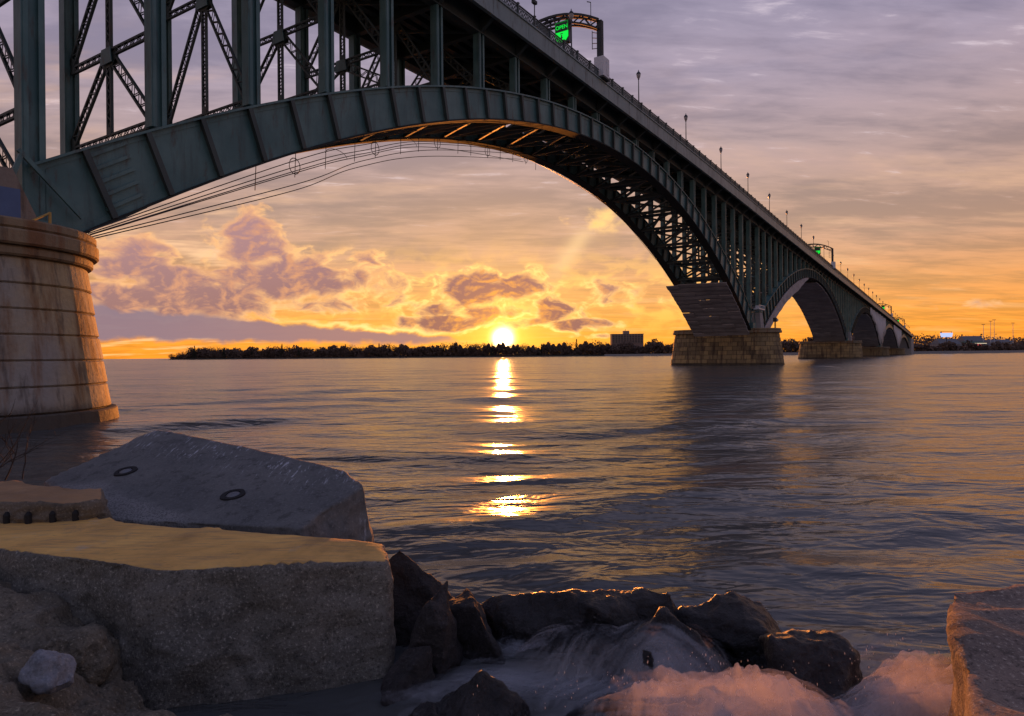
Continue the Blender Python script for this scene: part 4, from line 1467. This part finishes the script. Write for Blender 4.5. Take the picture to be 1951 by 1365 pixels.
# rough mound bottom left with embedded stones
mt = [(-5.0, 5.7, .74), (-4.23, 5.62, .70), (-3.58, 5.42, .59), (-3.12, 5.12, .44), (-2.85, 4.8, .28), (-2.3, 4.6, .04), (-2.05, 4.1, .15), (-2.0, 3.3, .3), (-2.9, 3.0, .62), (-4.6, 3.2, .9), (-5.4, 4.4, .95)]
mbp = [(-5.4, 5.9, -.8), (-3.2, 5.5, -.8), (-2.2, 4.7, -.8), (-1.6, 3.2, -.8), (-2.6, 2.6, -.8), (-5.4, 2.8, -.8)]
rock('rough_boulder', prism(mt, mbp), R_MOUND, 'rough brown conglomerate boulder filling the lower left corner', 'boulder', 'armour stones on the shore', sub=7, p=20, amp=.20, f0=1.7, seed=31, octs=8)
def boulder_pts(c, r, seed, n=16, flat=.8):
    rr = np.random.default_rng(seed); out = []
    for k in range(n):
        v = rr.normal(size=3); v /= np.linalg.norm(v)
        q = rr.uniform(.82, 1.06)
        out.append(Vector((c[0] + v[0] * r[0] * q, c[1] + v[1] * r[1] * q, c[2] + v[2] * r[2] * q)))
    return out


rock('embedded_stone', boulder_pts((-2.64, 3.87, .62), (.17, .15, .15), 5, 14), R_BLUE, 'pale blue-grey stone set in the rough boulder at lower left', 'stone', None, sub=5, p=26, amp=.04, f0=6, seed=3)
rock('embedded_cobble', boulder_pts((-3.02, 4.62, .36), (.33, .26, .24), 8, 18), R_MOUND, 'brown cobble bulging from the rough boulder behind the blue-grey stone', 'stone', None, sub=6, p=12, amp=.07, f0=3.5, seed=6)
rock('corner_boulder', boulder_pts((-2.1, 4.25, -.22), (.62, .40, .34), 11, 18), R_MOUND, 'low brown rubble boulder along the bottom edge at left', 'boulder', 'armour stones on the shore', sub=6, p=14, amp=.11, f0=2.6, seed=9, octs=7)

# dark boulders between the block and the surf
BL = [((-.86, 6.10, .10), (.46, .38, .62), R_DARK2, 'grey-topped dark boulder leaning against the end of the ochre-topped block', 41),
      ((-.60, 5.36, -.06), (.30, .27, .56), R_DARK2, 'upright dark brown boulder in front of the grey-topped one', 42),
      ((-.18, 5.68, -.04), (.42, .34, .62), R_DARK2, 'dark boulder with a reddish flank in the middle of the group', 43),
      ((.22, 5.98, -.12), (.62, .36, .58), R_DARK, 'long black boulder whose back forms a ledge above the surf', 44),
      ((.78, 5.90, -.16), (.50, .34, .52), R_DARK, 'black boulder that ends the ledge above the surf', 55),
      ((-.74, 4.98, -.10), (.26, .20, .32), R_DARK2, 'small dark rock wedged at the foot of the ochre-topped block', 45),
      ((-.66, 4.42, -.14), (.36, .24, .32), R_DARK, 'low dark wet rock at the bottom edge left of the surf', 46),
      ((-.28, 4.46, -.10), (.40, .26, .38), R_DARK, 'knobbly dark wet rock next to the bottom edge in the spray', 47),
      ((1.90, 5.66, -.16), (.62, .36, .50), R_DARK, 'broad black boulder behind the cascade', 48),
      ((2.08, 4.92, -.04), (.44, .34, .44), R_DARK, 'angular black boulder with glinting wet top by the white water', 49),
      ((1.72, 4.66, -.16), (.34, .24, .32), R_DARK, 'low wet rock with an orange glint in front of the angular boulder', 50),
      ((.56, 5.28, -.14), (.62, .36, .42), R_DARK, 'smooth wet rock under the left part of the cascade', 51),
      ((1.16, 5.24, -.12), (.60, .46, .46), R_DARK, 'round wet rock veiled by the falling water', 52),
      ((.97, 4.93, .12), (.05, .05, .15), R_DARK, 'small pointed dark stone tip sticking out of the white water', 53),
      ((1.16, 5.84, -.08), (.36, .24, .40), R_DARK, 'small black rock at the crest of the cascade', 54)]
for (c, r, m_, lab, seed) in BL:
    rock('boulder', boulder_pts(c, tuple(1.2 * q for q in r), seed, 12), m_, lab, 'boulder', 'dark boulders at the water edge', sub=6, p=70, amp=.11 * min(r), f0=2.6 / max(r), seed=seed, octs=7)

# right-hand granite block
rt = [(2.51, 3.93, 1.00), (3.8, 4.10, 1.02), (4.6, 3.0, 1.0), (3.2, 1.8, .98), (1.66, 2.42, .99)]
rb = [(2.53, 3.95, -.8), (3.9, 4.15, -.8), (4.7, 2.9, -.8), (3.2, 1.6, -.8), (1.64, 2.40, -.8)]
rock('granite_block', prism(rt, rb), R_RIGHT, 'pinkish granite block at the lower right with one sunlit orange side', 'stone block', 'armour stones on the shore', sub=7, p=200, amp=.045, f0=2.6, seed=61, topcalm=.8)

# ------------------------------------------------------------------ river bank under the stones
def build_bank():
    n = 110
    xs = np.linspace(-30, 30, n); ys = np.linspace(-25, 11, n)
    X, Y = np.meshgrid(xs, ys, indexing='ij')
    Zb = np.interp(Y, [-25, -1, 1.8, 3.6, 5.0, 8, 11], [1.4, .9, .55, -.45, -.75, -1.2, -1.6])
    Zb += np.where(X < -2, np.clip((-X - 2) / 3, 0, 1) * .5 * np.clip((8.2 - Y) / 2, 0, 1), 0)
    P = np.stack([X, Y, Zb], -1).reshape(-1, 3)
    P[:, 2] += fbm(P * 1.0, 77, 4, .9) * .12
    o = mk('riverbank', grid_mesh('riverbank', P, n, n), BANKM)
    prop(o, 'dark rubble river bank beneath the armour stones', 'river bank', kind='structure')


build_bank()

# ------------------------------------------------------------------ white water over the rocks
def streaks(xs, ys, psi, seed, L=34, coarse=1):
    """line integral convolution: white noise smeared along the stream lines of psi -> silky flow texture, 0..1"""
    r = np.random.default_rng(seed)
    nx, ny = len(xs), len(ys)
    nz = r.random((nx // coarse + 2, ny // coarse + 2))
    nz = np.kron(nz, np.ones((coarse, coarse)))[:nx, :ny]
    hx, hy = xs[1] - xs[0], ys[1] - ys[0]
    gx, gy = np.gradient(psi, hx, hy)
    vx, vy = gy, -gx
    n = np.hypot(vx, vy) + 1e-9; vx /= n; vy /= n
    I, J = np.meshgrid(np.arange(nx, dtype=float), np.arange(ny, dtype=float), indexing='ij')
    acc = nz.copy()
    for sg in (1, -1):
        a, b_ = I.copy(), J.copy()
        for k in range(L):
            ia = np.clip(np.rint(a).astype(int), 0, nx - 1); ib = np.clip(np.rint(b_).astype(int), 0, ny - 1)
            a += sg * vx[ia, ib] * .9; b_ += sg * vy[ia, ib] * .9 * hx / hy
            acc += nz[np.clip(np.rint(a).astype(int), 0, nx - 1), np.clip(np.rint(b_).astype(int), 0, ny - 1)] * (1 - k / L)
    lo, hi = np.percentile(acc, [3, 97])
    return np.clip((acc - lo) / (hi - lo), 0, 1)


def build_foam():
    nx, ny = 460, 270
    xs = np.linspace(-1.5, 4.4, nx); ys = np.linspace(3.3, 6.8, ny)
    X, Y = np.meshgrid(xs, ys, indexing='ij')
    P2 = np.stack([X.ravel(), Y.ravel(), np.zeros(X.size)], -1)
    def el_(cx, cy, rx, ry): return np.exp(-((X - cx) / rx) ** 2 - ((Y - cy) / ry) ** 2)
    dens = .55 * el_(1.2, 4.5, .95, .42) + .45 * el_(.55, 4.80, .75, .30) + .55 * el_(-.15, 5.02, .45, .20) + .45 * el_(-.62, 4.72, .42, .18)
    dens += .5 * el_(.10, 5.48, .45, .14) + .38 * el_(1.18, 5.00, .36, .42) + .55 * el_(.86, 5.66, .10, .30) + .6 * el_(2.72, 4.75, .60, .40) + .38 * el_(2.85, 5.35, .6, .4) + .40 * el_(2.0, 4.40, .6, .26)
    mist = .95 * el_(1.12, 3.98, .78, .34) + .9 * el_(2.62, 4.22, .46, .26) + .5 * el_(1.95, 3.95, .5, .3)
    edge = np.clip((X + 1.45) / .25, 0, 1) * np.clip((4.35 - X) / .3, 0, 1) * np.clip((6.75 - Y) / .3, 0, 1)
    for k in range(7):
        f1 = fbm(P2 + [0, 0, k * .11], 90, 4, 1.1).reshape(X.shape)
        psi = Y * .9 - X * .34 + .30 * f1 + .30 * el_(1.16, 5.24, .6, .5) * (X - 1.16) * 2 + .35 * el_(.56, 5.28, .6, .4) + .3 * el_(-.45, 4.44, .45, .3) + .25 * el_(2.08, 4.92, .5, .4)
        li = .55 * streaks(xs, ys, psi, 10 + k, 46, 3) + .45 * streaks(xs, ys, psi, 30 + k, 30, 1)
        Z = .012 + .014 * k + .0 * X
        if k >= 1:
            top = (.22 + .05 * k + .10 * fbm(P2 * [1, .4, 1] + [0, 0, k * .8], 55, 5, 1.5).reshape(X.shape))
            Z = Z + top * np.exp(-((X - 1.12) / .86) ** 4 - ((Y - 3.98) / .24) ** 2) + (top * .82) * np.exp(-((X - 2.62) / .5) ** 4 - ((Y - 4.22) / .22) ** 2)
        for (c, r) in (((1.16, 5.24, -.12), (.60, .46, .44)), ((.56, 5.28, -.14), (.62, .36, .42))):
            q = 1 - ((X - c[0]) / (r[0] * 1.0)) ** 2 - ((Y - c[1]) / (r[1] * 1.0)) ** 2
            Z = np.maximum(Z, np.where(q > 0, c[2] + (r[2] + .010 * k) * np.sqrt(np.maximum(q, 0)), -1))
        nz = fbm(P2 * [1, 1.6, 1] + [0, 0, k * .37], 90 + k, 5, 1.9).reshape(X.shape)
        nz2 = fbm(P2 * [1, .6, 1] + [3, 0, k * .9], 190 + k, 4, 9.0).reshape(X.shape)
        d = np.clip(dens + (mist if k >= 1 else 0), 0, 1.1)
        Z = Z + nz * .02 + (li - .5) * .018 * np.clip(dens * 2, 0, 1) + (np.abs(nz2) ** 1.5 * .045 + nz2 * .02) * np.clip(mist, 0, 1)
        Pv = np.stack([X, Y, Z], -1).reshape(-1, 3)
        me = grid_mesh('foam_layer', Pv, nx, ny)
        a = me.attributes.new('foam', 'FLOAT', 'POINT')
        a.data.foreach_set('value', (np.clip(d - .10 * k + .26 * nz, 0, 1.1) * edge).astype(np.float32).ravel())
        a = me.attributes.new('streak', 'FLOAT', 'POINT')
        li = li * (1 - .6 * np.clip(mist, 0, 1)) + .6 * np.clip(mist, 0, 1) * (.5 + .6 * nz2)
        a.data.foreach_set('value', np.clip(li, 0, 1).astype(np.float32).ravel())
        if k == 0:
            o = mk('surf', me, FOAM)
            prop(o, 'blurred white water swirling round the rocks at the shore', 'surf', kind='stuff')
            root = o
        else:
            mk('spray_layer', me, FOAM, root)['kind'] = 'stuff'
    mb = MB()
    rr = np.random.default_rng(5)
    for k in range(380):
        if k % 3: cx, cy, sx, sy, hz = 1.1, 4.0, .5, .16, .13
        else: cx, cy, sx, sy, hz = 2.6, 4.25, .28, .16, .12
        x, y = rr.normal(cx, sx), rr.normal(cy, sy)
        z = .38 + abs(rr.normal(0, hz)) * math.exp(-((x - cx) / .8) ** 2)
        r = rr.uniform(.001, .0024); h = r * rr.uniform(1, 5)
        mb.add([(x - r, y, z), (x + r, y, z), (x, y + r, z + h), (x, y - r, z - h)], [(0, 1, 2), (1, 0, 3), (0, 2, 3), (1, 3, 2)])
    o = mk('droplets', mb, plain('droplet_white', (.75, .75, .78), .3), root); o['kind'] = 'stuff'


build_foam()

# ------------------------------------------------------------------ bare shrub beside the near blocks
t = thing('bare_shrub', 'leafless thorny shrub behind the drilled slab at left', 'shrub', (-6.6, 8.8, .85))
rr = random.Random(3)
def twig(p, d, L, r, depth, acc):
    n = 5; pts = [p]
    for k in range(n):
        d = (d + Vector((rr.uniform(-.18, .18), rr.uniform(-.18, .18), rr.uniform(-.10, .16)))).normalized()
        pts.append(pts[-1] + d * L / n)
    acc.tube(pts, [r * (1 - .75 * k / n) for k in range(n + 1)], 4)
    if depth:
        for k in range(3):
            q = pts[rr.randint(2, n)]
            twig(q, (d + Vector((rr.uniform(-.8, .8), rr.uniform(-.5, .5), rr.uniform(-.3, .7)))).normalized(), L * .5, r * .5, depth - 1, acc)
for k in range(12):
    acc = MB()
    twig(Vector((-6.75 + rr.uniform(-.4, .3), 8.8 + rr.uniform(-.3, .3), .82)), Vector((rr.uniform(-.2, 1.1), rr.uniform(-.3, .3), rr.uniform(.15, .9))).normalized(), rr.uniform(.5, .95), .012, 2, acc)
    mk('branch', acc, BARK, t)

# ------------------------------------------------------------------ far shore
SH = [(-3000, 2900), (-1500, 1900), (-600, 1160), (-450, 1110), (-300, 1050), (-20, 950), (193, 850), (290, 710), (345, 625), (420, 640), (520, 705), (620, 800), (1000, 1050), (1900, 1500), (4000, 2600)]


def shore_xy(x):
    return float(np.interp(x, [p[0] for p in SH], [p[1] for p in SH]))


xs = np.concatenate([np.linspace(-605, 2000, 260), [2600, 3200, 4000]])
rows = []
for x in xs:
    y = shore_xy(x)
    lowf = np.clip((x + 605) / 60, .12, 1)
    rows.append([(x, y, -1.0), (x + .01, y + .5, .9 * lowf), (x, y + 14, 2.0 * lowf), (x, y + 60, 3.2 * lowf), (x, y + 400, 4.5 * lowf), (x, y + 2500, -2)])
Pl = np.array(rows).reshape(-1, 3)
o = mk('far_shore', grid_mesh('far_shore', Pl, len(xs), 6, False), LANDM)
prop(o, 'low dark far shore across the river', 'far shore', kind='structure')
mb = MB()
wx = np.linspace(120, 1900, 120)
for a, b_ in zip(wx[:-1], wx[1:]):
    ya, yb = shore_xy(a), shore_xy(b_)
    mb.hexa([(a, ya - 1.5, -1), (b_, yb - 1.5, -1), (b_, yb + .4, -1), (a, ya + .4, -1), (a, ya - 1.5, 2.4), (b_, yb - 1.5, 2.4), (b_, yb + .4, 2.4), (a, ya + .4, 2.4)])
o = mk('shore_wall', mb, SHOREW)
prop(o, 'long pale retaining wall along the far bank', 'retaining wall', kind='structure')


def tree_mesh(seed, kind):
    r = np.random.default_rng(seed)
    mb = MB()
    lean = r.uniform(-.04, .04)
    mb.tube([(0, 0, -.05), (lean, 0, .3), (lean * 2, 0, .62)], [.03, .022, .012], 5)
    tips = []
    for k in range(9):
        a = r.uniform(0, 6.28); z0 = r.uniform(.18, .6); L = r.uniform(.18, .34)
        p0 = Vector((lean * z0 * 2, 0, z0)); p1 = p0 + Vector((math.cos(a) * L, math.sin(a) * L, L * r.uniform(.5, 1.0)))
        mb.tube([p0, (p0 + p1) / 2 + Vector((0, 0, .02)), p1], [.010, .007, .003], 4, cap=False)
        tips += [p1, (p0 + p1) / 2]
    ntr = len(mb.f)
    n = 330
    for k in range(n):
        if kind == 1:      # narrow conifer
            z = r.uniform(.08, 1.0); rad_ = .20 * (1.02 - z) * (.55 + .45 * abs(math.sin(z * 26)))
            a = r.uniform(0, 6.28); q = r.uniform(.2, 1) ** .5
            c = Vector((rad_ * q * math.cos(a), rad_ * q * math.sin(a), z)); sz = .035
        else:
            tp_ = tips[r.integers(len(tips))] if r.random() < .85 else Vector((lean * 2, 0, .75))
            c = Vector(tp_) + Vector(r.normal(size=3) * np.array([.10, .10, .09])); sz = .032 if kind == 0 else .042
            c.z = min(c.z, 1.0); c.z = max(c.z, .1)
        d = Vector(r.normal(size=3)).normalized(); e = d.orthogonal().normalized(); g = d.cross(e)
        w = sz * r.uniform(.5, 1.3)
        mb.add([c - e * w, c + g * w * .7, c + e * w, c - g * w * .7], [(0, 1, 2, 3)])
    me = mb.mesh('tree')
    me.materials.append(BARK); me.materials.append(TREE_M[kind])
    mi = np.zeros(len(me.polygons), dtype=np.int32); mi[ntr:] = 1
    me.polygons.foreach_set('material_index', mi)
    return me


TM = [[tree_mesh(100 + k, 0) for k in range(5)], [tree_mesh(200 + k, 1) for k in range(3)], [tree_mesh(300 + k, 2) for k in range(4)]]
TL = ['bare brown tree on the far shore', 'narrow dark evergreen on the far shore', 'dense rusty bushy tree on the far shore']
rr = np.random.default_rng(12)
cnt = 0
def put_tree(x, y, h, kind):
    me = TM[kind][rr.integers(len(TM[kind]))]
    o = bpy.data.objects.new('tree', me); col.objects.link(o)
    o.location = (x, y, 1.2); o.rotation_euler = (0, 0, rr.uniform(0, 6.28))
    o.scale = (h * rr.uniform(.85, 1.25),) * 2 + (h,)
    zone = 'left of the setting sun' if x < -30 else ('between the setting sun and the apartment block' if x < 125 else ('between the apartment block and the bridge end' if x < 335 else 'on the bank right of the bridge end'))
    prop(o, TL[kind] + ' ' + zone, 'tree', 'trees along the far shore')
x = -588.0
while x < 900 and cnt < 285:
    y = shore_xy(x) + rr.uniform(6, 26)
    taper = min(1, .30 + (x + 600) / 75)
    right = x > 350
    h = rr.uniform(11, 17 + 6 * abs(math.sin(x * .021))) * taper if not right else rr.uniform(6, 12)
    kind = int(rr.choice([0, 1, 2], p=[.46, .06, .48]))
    if right and 370 < x < 560: h *= .8
    put_tree(x, y, h, kind); cnt += 1
    x += rr.uniform(3.6, 8) if not right else rr.uniform(4, 9)


def wood(name, x0, x1, n, hmin, hmax, d0, d1, label, seed, m_):
    r = np.random.default_rng(seed)
    xs = r.uniform(x0, x1, n); ys = np.interp(xs, [p[0] for p in SH], [p[1] for p in SH]) + r.uniform(d0, d1, n)
    env = hmin + (hmax - hmin) * (.5 + .5 * np.sin(xs * .071 + 2 * np.sin(xs * .023)) * np.sin(xs * .19 + 1.3)) + .12 * hmax * np.sin(xs * .9)
    env *= np.clip((xs + 605) / 80, .15, 1)
    zs = 1.0 + env * r.uniform(0, 1, n) ** .7
    d = r.normal(size=(n, 3)); d /= np.linalg.norm(d, axis=1)[:, None]
    e = np.cross(d, r.normal(size=(n, 3))); e /= np.linalg.norm(e, axis=1)[:, None]
    g = np.cross(d, e); w = r.uniform(.7, 1.9, n)[:, None]
    c = np.stack([xs, ys, zs], -1)
    vs = np.stack([c - e * w, c + g * w * .8, c + e * w, c - g * w * .8], 1).reshape(-1, 3)
    me = bpy.data.meshes.new(name); me.from_pydata(vs.tolist(), [], [(4 * i, 4 * i + 1, 4 * i + 2, 4 * i + 3) for i in range(n)]); me.update()
    o = mk(name, me, m_)
    prop(o, label, 'wood', kind='stuff')


wood('wood', -585, 350, 60000, 7.5, 18.5, 8, 40, 'dense dark wood behind the tree line on the far shore', 1, TREE_M[0])
wood('scrub', 345, 1000, 9000, 3.5, 10.5, 4, 12, 'dark scrub along the right far bank above the wall', 2, TREE_M[2])
wood('hill_wood', 380, 1200, 12000, 14, 25, 150, 240, 'distant wood on the rise behind the waterfront buildings', 3, TREE_M[0])

# apartment block above the trees
BR = plain('tower_brick', (.30, .20, .165), .8); PALEB = plain('pale_siding', (.30, .29, .30), .7); ROOFD = plain('roof_grey', (.16, .16, .175), .7)
WIN = plain('window_dark', (.03, .03, .035), .2); SLABM = plain('balcony_pale', (.22, .19, .18), .7)
t = thing('apartment_block', 'long apartment block with a roof penthouse rising above the far trees', 'apartment block', (144, 930, 0))
AX, AY = 157, 930
mk('wall', MB().box((AX, AY, 14.6), (43, 14, 29.2)), BR, t)
mk('penthouse', MB().box((AX - 1, AY, 31.6), (8, 7, 4.8)), BR, t)
mk('mast', MB().box((AX - 2, AY, 35), (.5, .5, 3)), BR, t)
mk('roof_rim', MB().box((AX, AY, 29.5), (44, 15, .6)), SLABM, t)
for k in range(5):
    mk('balcony_band', MB().box((AX, AY - 7.4, 17.5 + 2.4 * k), (41, .9, .6)), SLABM, t)
for k in range(11):
    for f in range(5):
        mk('window', MB().box((AX - 19 + k * 3.8, AY - 7.1, 18.8 + 2.4 * f), (2.2, .3, 1.2)), WIN, t)


def house(label, cx, cy, w, d, h, roof_h, wm, rm, nwin=3, cat_='building'):
    t = thing('waterfront_building', label, cat_, (cx, cy, 0))
    mk('wall', MB().box((cx, cy, 1.5 + h / 2), (w, d, h)), wm, t)
    z = 1.5 + h
    p = [(cx - w / 2 - .4, cy - d / 2 - .4, z), (cx + w / 2 + .4, cy - d / 2 - .4, z), (cx + w / 2 + .4, cy + d / 2 + .4, z), (cx - w / 2 - .4, cy + d / 2 + .4, z),
         (cx - w / 2 + 1, cy - .3, z + roof_h), (cx + w / 2 - 1, cy - .3, z + roof_h), (cx + w / 2 - 1, cy + .3, z + roof_h), (cx - w / 2 + 1, cy + .3, z + roof_h)]
    mk('roof', MB().hexa(p), rm, t)
    for k in range(nwin):
        mk('window', MB().box((cx - w / 2 + (k + .5) * w / nwin, cy - d / 2 - .02, 1.5 + h * .55), (w / nwin * .5, .2, h * .3)), WIN, t)
    return t


GREENR = plain('green_roof', (.05, .12, .09), .7)
house('pale gabled waterfront building right of the bridge end behind the lit billboard', 462, 725, 22, 18, 8, 6, PALEB, ROOFD, 6)
house('long low grey building with a dark hipped roof behind the green roofed shop', 532, 790, 24, 20, 11, 7, BR, ROOFD, 8)
t = house('low green roofed shop with a glowing red awning on the far bank', 498, 736, 24, 12, 7.5, 3.4, PALEB, GREENR, 4)
mk('awning', MB().hexa([(494, 729.6, 7.2), (502, 729.6, 7.2), (502, 727, 6.2), (494, 727, 6.2), (494, 729.6, 9.4), (502, 729.6, 9.4), (502, 727, 8.2), (494, 727, 8.2)]), glow('awning_red', (1.0, .10, .10), .6), t)
mk('light_strip', MB().box((498, 729.7, 10.2), (22, .2, .5)), glow('strip_white', (1.0, .8, .55), .9), t)
house('grey shed at the far right of the waterfront', 582, 815, 26, 14, 11, 3, PALEB, ROOFD, 5)
house('dark low house between the shop and the far right shed', 545, 765, 22, 12, 6, 4, BR, ROOFD, 4)
t = thing('billboard', 'bright bluish-white lit billboard beside the end of the bridge', 'billboard', (447, 700, 0))
mk('pole', MB().lathe((447, 700, 0), [(.4, 1), (.4, 17)], 8), STEEL, t)
mk('panel', MB().hexa([(441.5, 699.7, 16.6), (452.5, 699.7, 16.6), (452.5, 700.3, 16.6), (441.5, 700.3, 16.6), (440.5, 699.7, 21.0), (453.5, 699.7, 21.0), (453.5, 700.3, 21.0), (440.5, 700.3, 21.0)]), glow('billboard_white', (.55, .64, 1.0), .85), t)
mk('frame', MB().box((447, 700.6, 22.4), (11, .4, .3)).box((441.5, 700.6, 20.5), (.3, .4, 4)).box((452.5, 700.6, 20.5), (.3, .4, 4)), STEEL, t)
for k, (x, y, h, lab) in enumerate([(521, 752, 31, 'shortest tall light mast behind the green roofed shop'), (529, 752, 34.5, 'left one of a close pair of tall light masts'), (533, 752, 36, 'right one of a close pair of tall light masts'), (567, 770, 33, 'tall light mast standing alone at the far right')]):
    t = thing('light_mast', lab, 'light mast', (x, y, 0), 'tall light masts on the far bank')
    mk('pole', MB().lathe((x, y, 0), [(.35, 1), (.22, h)], 6), WHITEB, t)
    mk('lamp_head', MB().box((x, y, h + .3), (3.6, .7, .5)), STEEL, t)
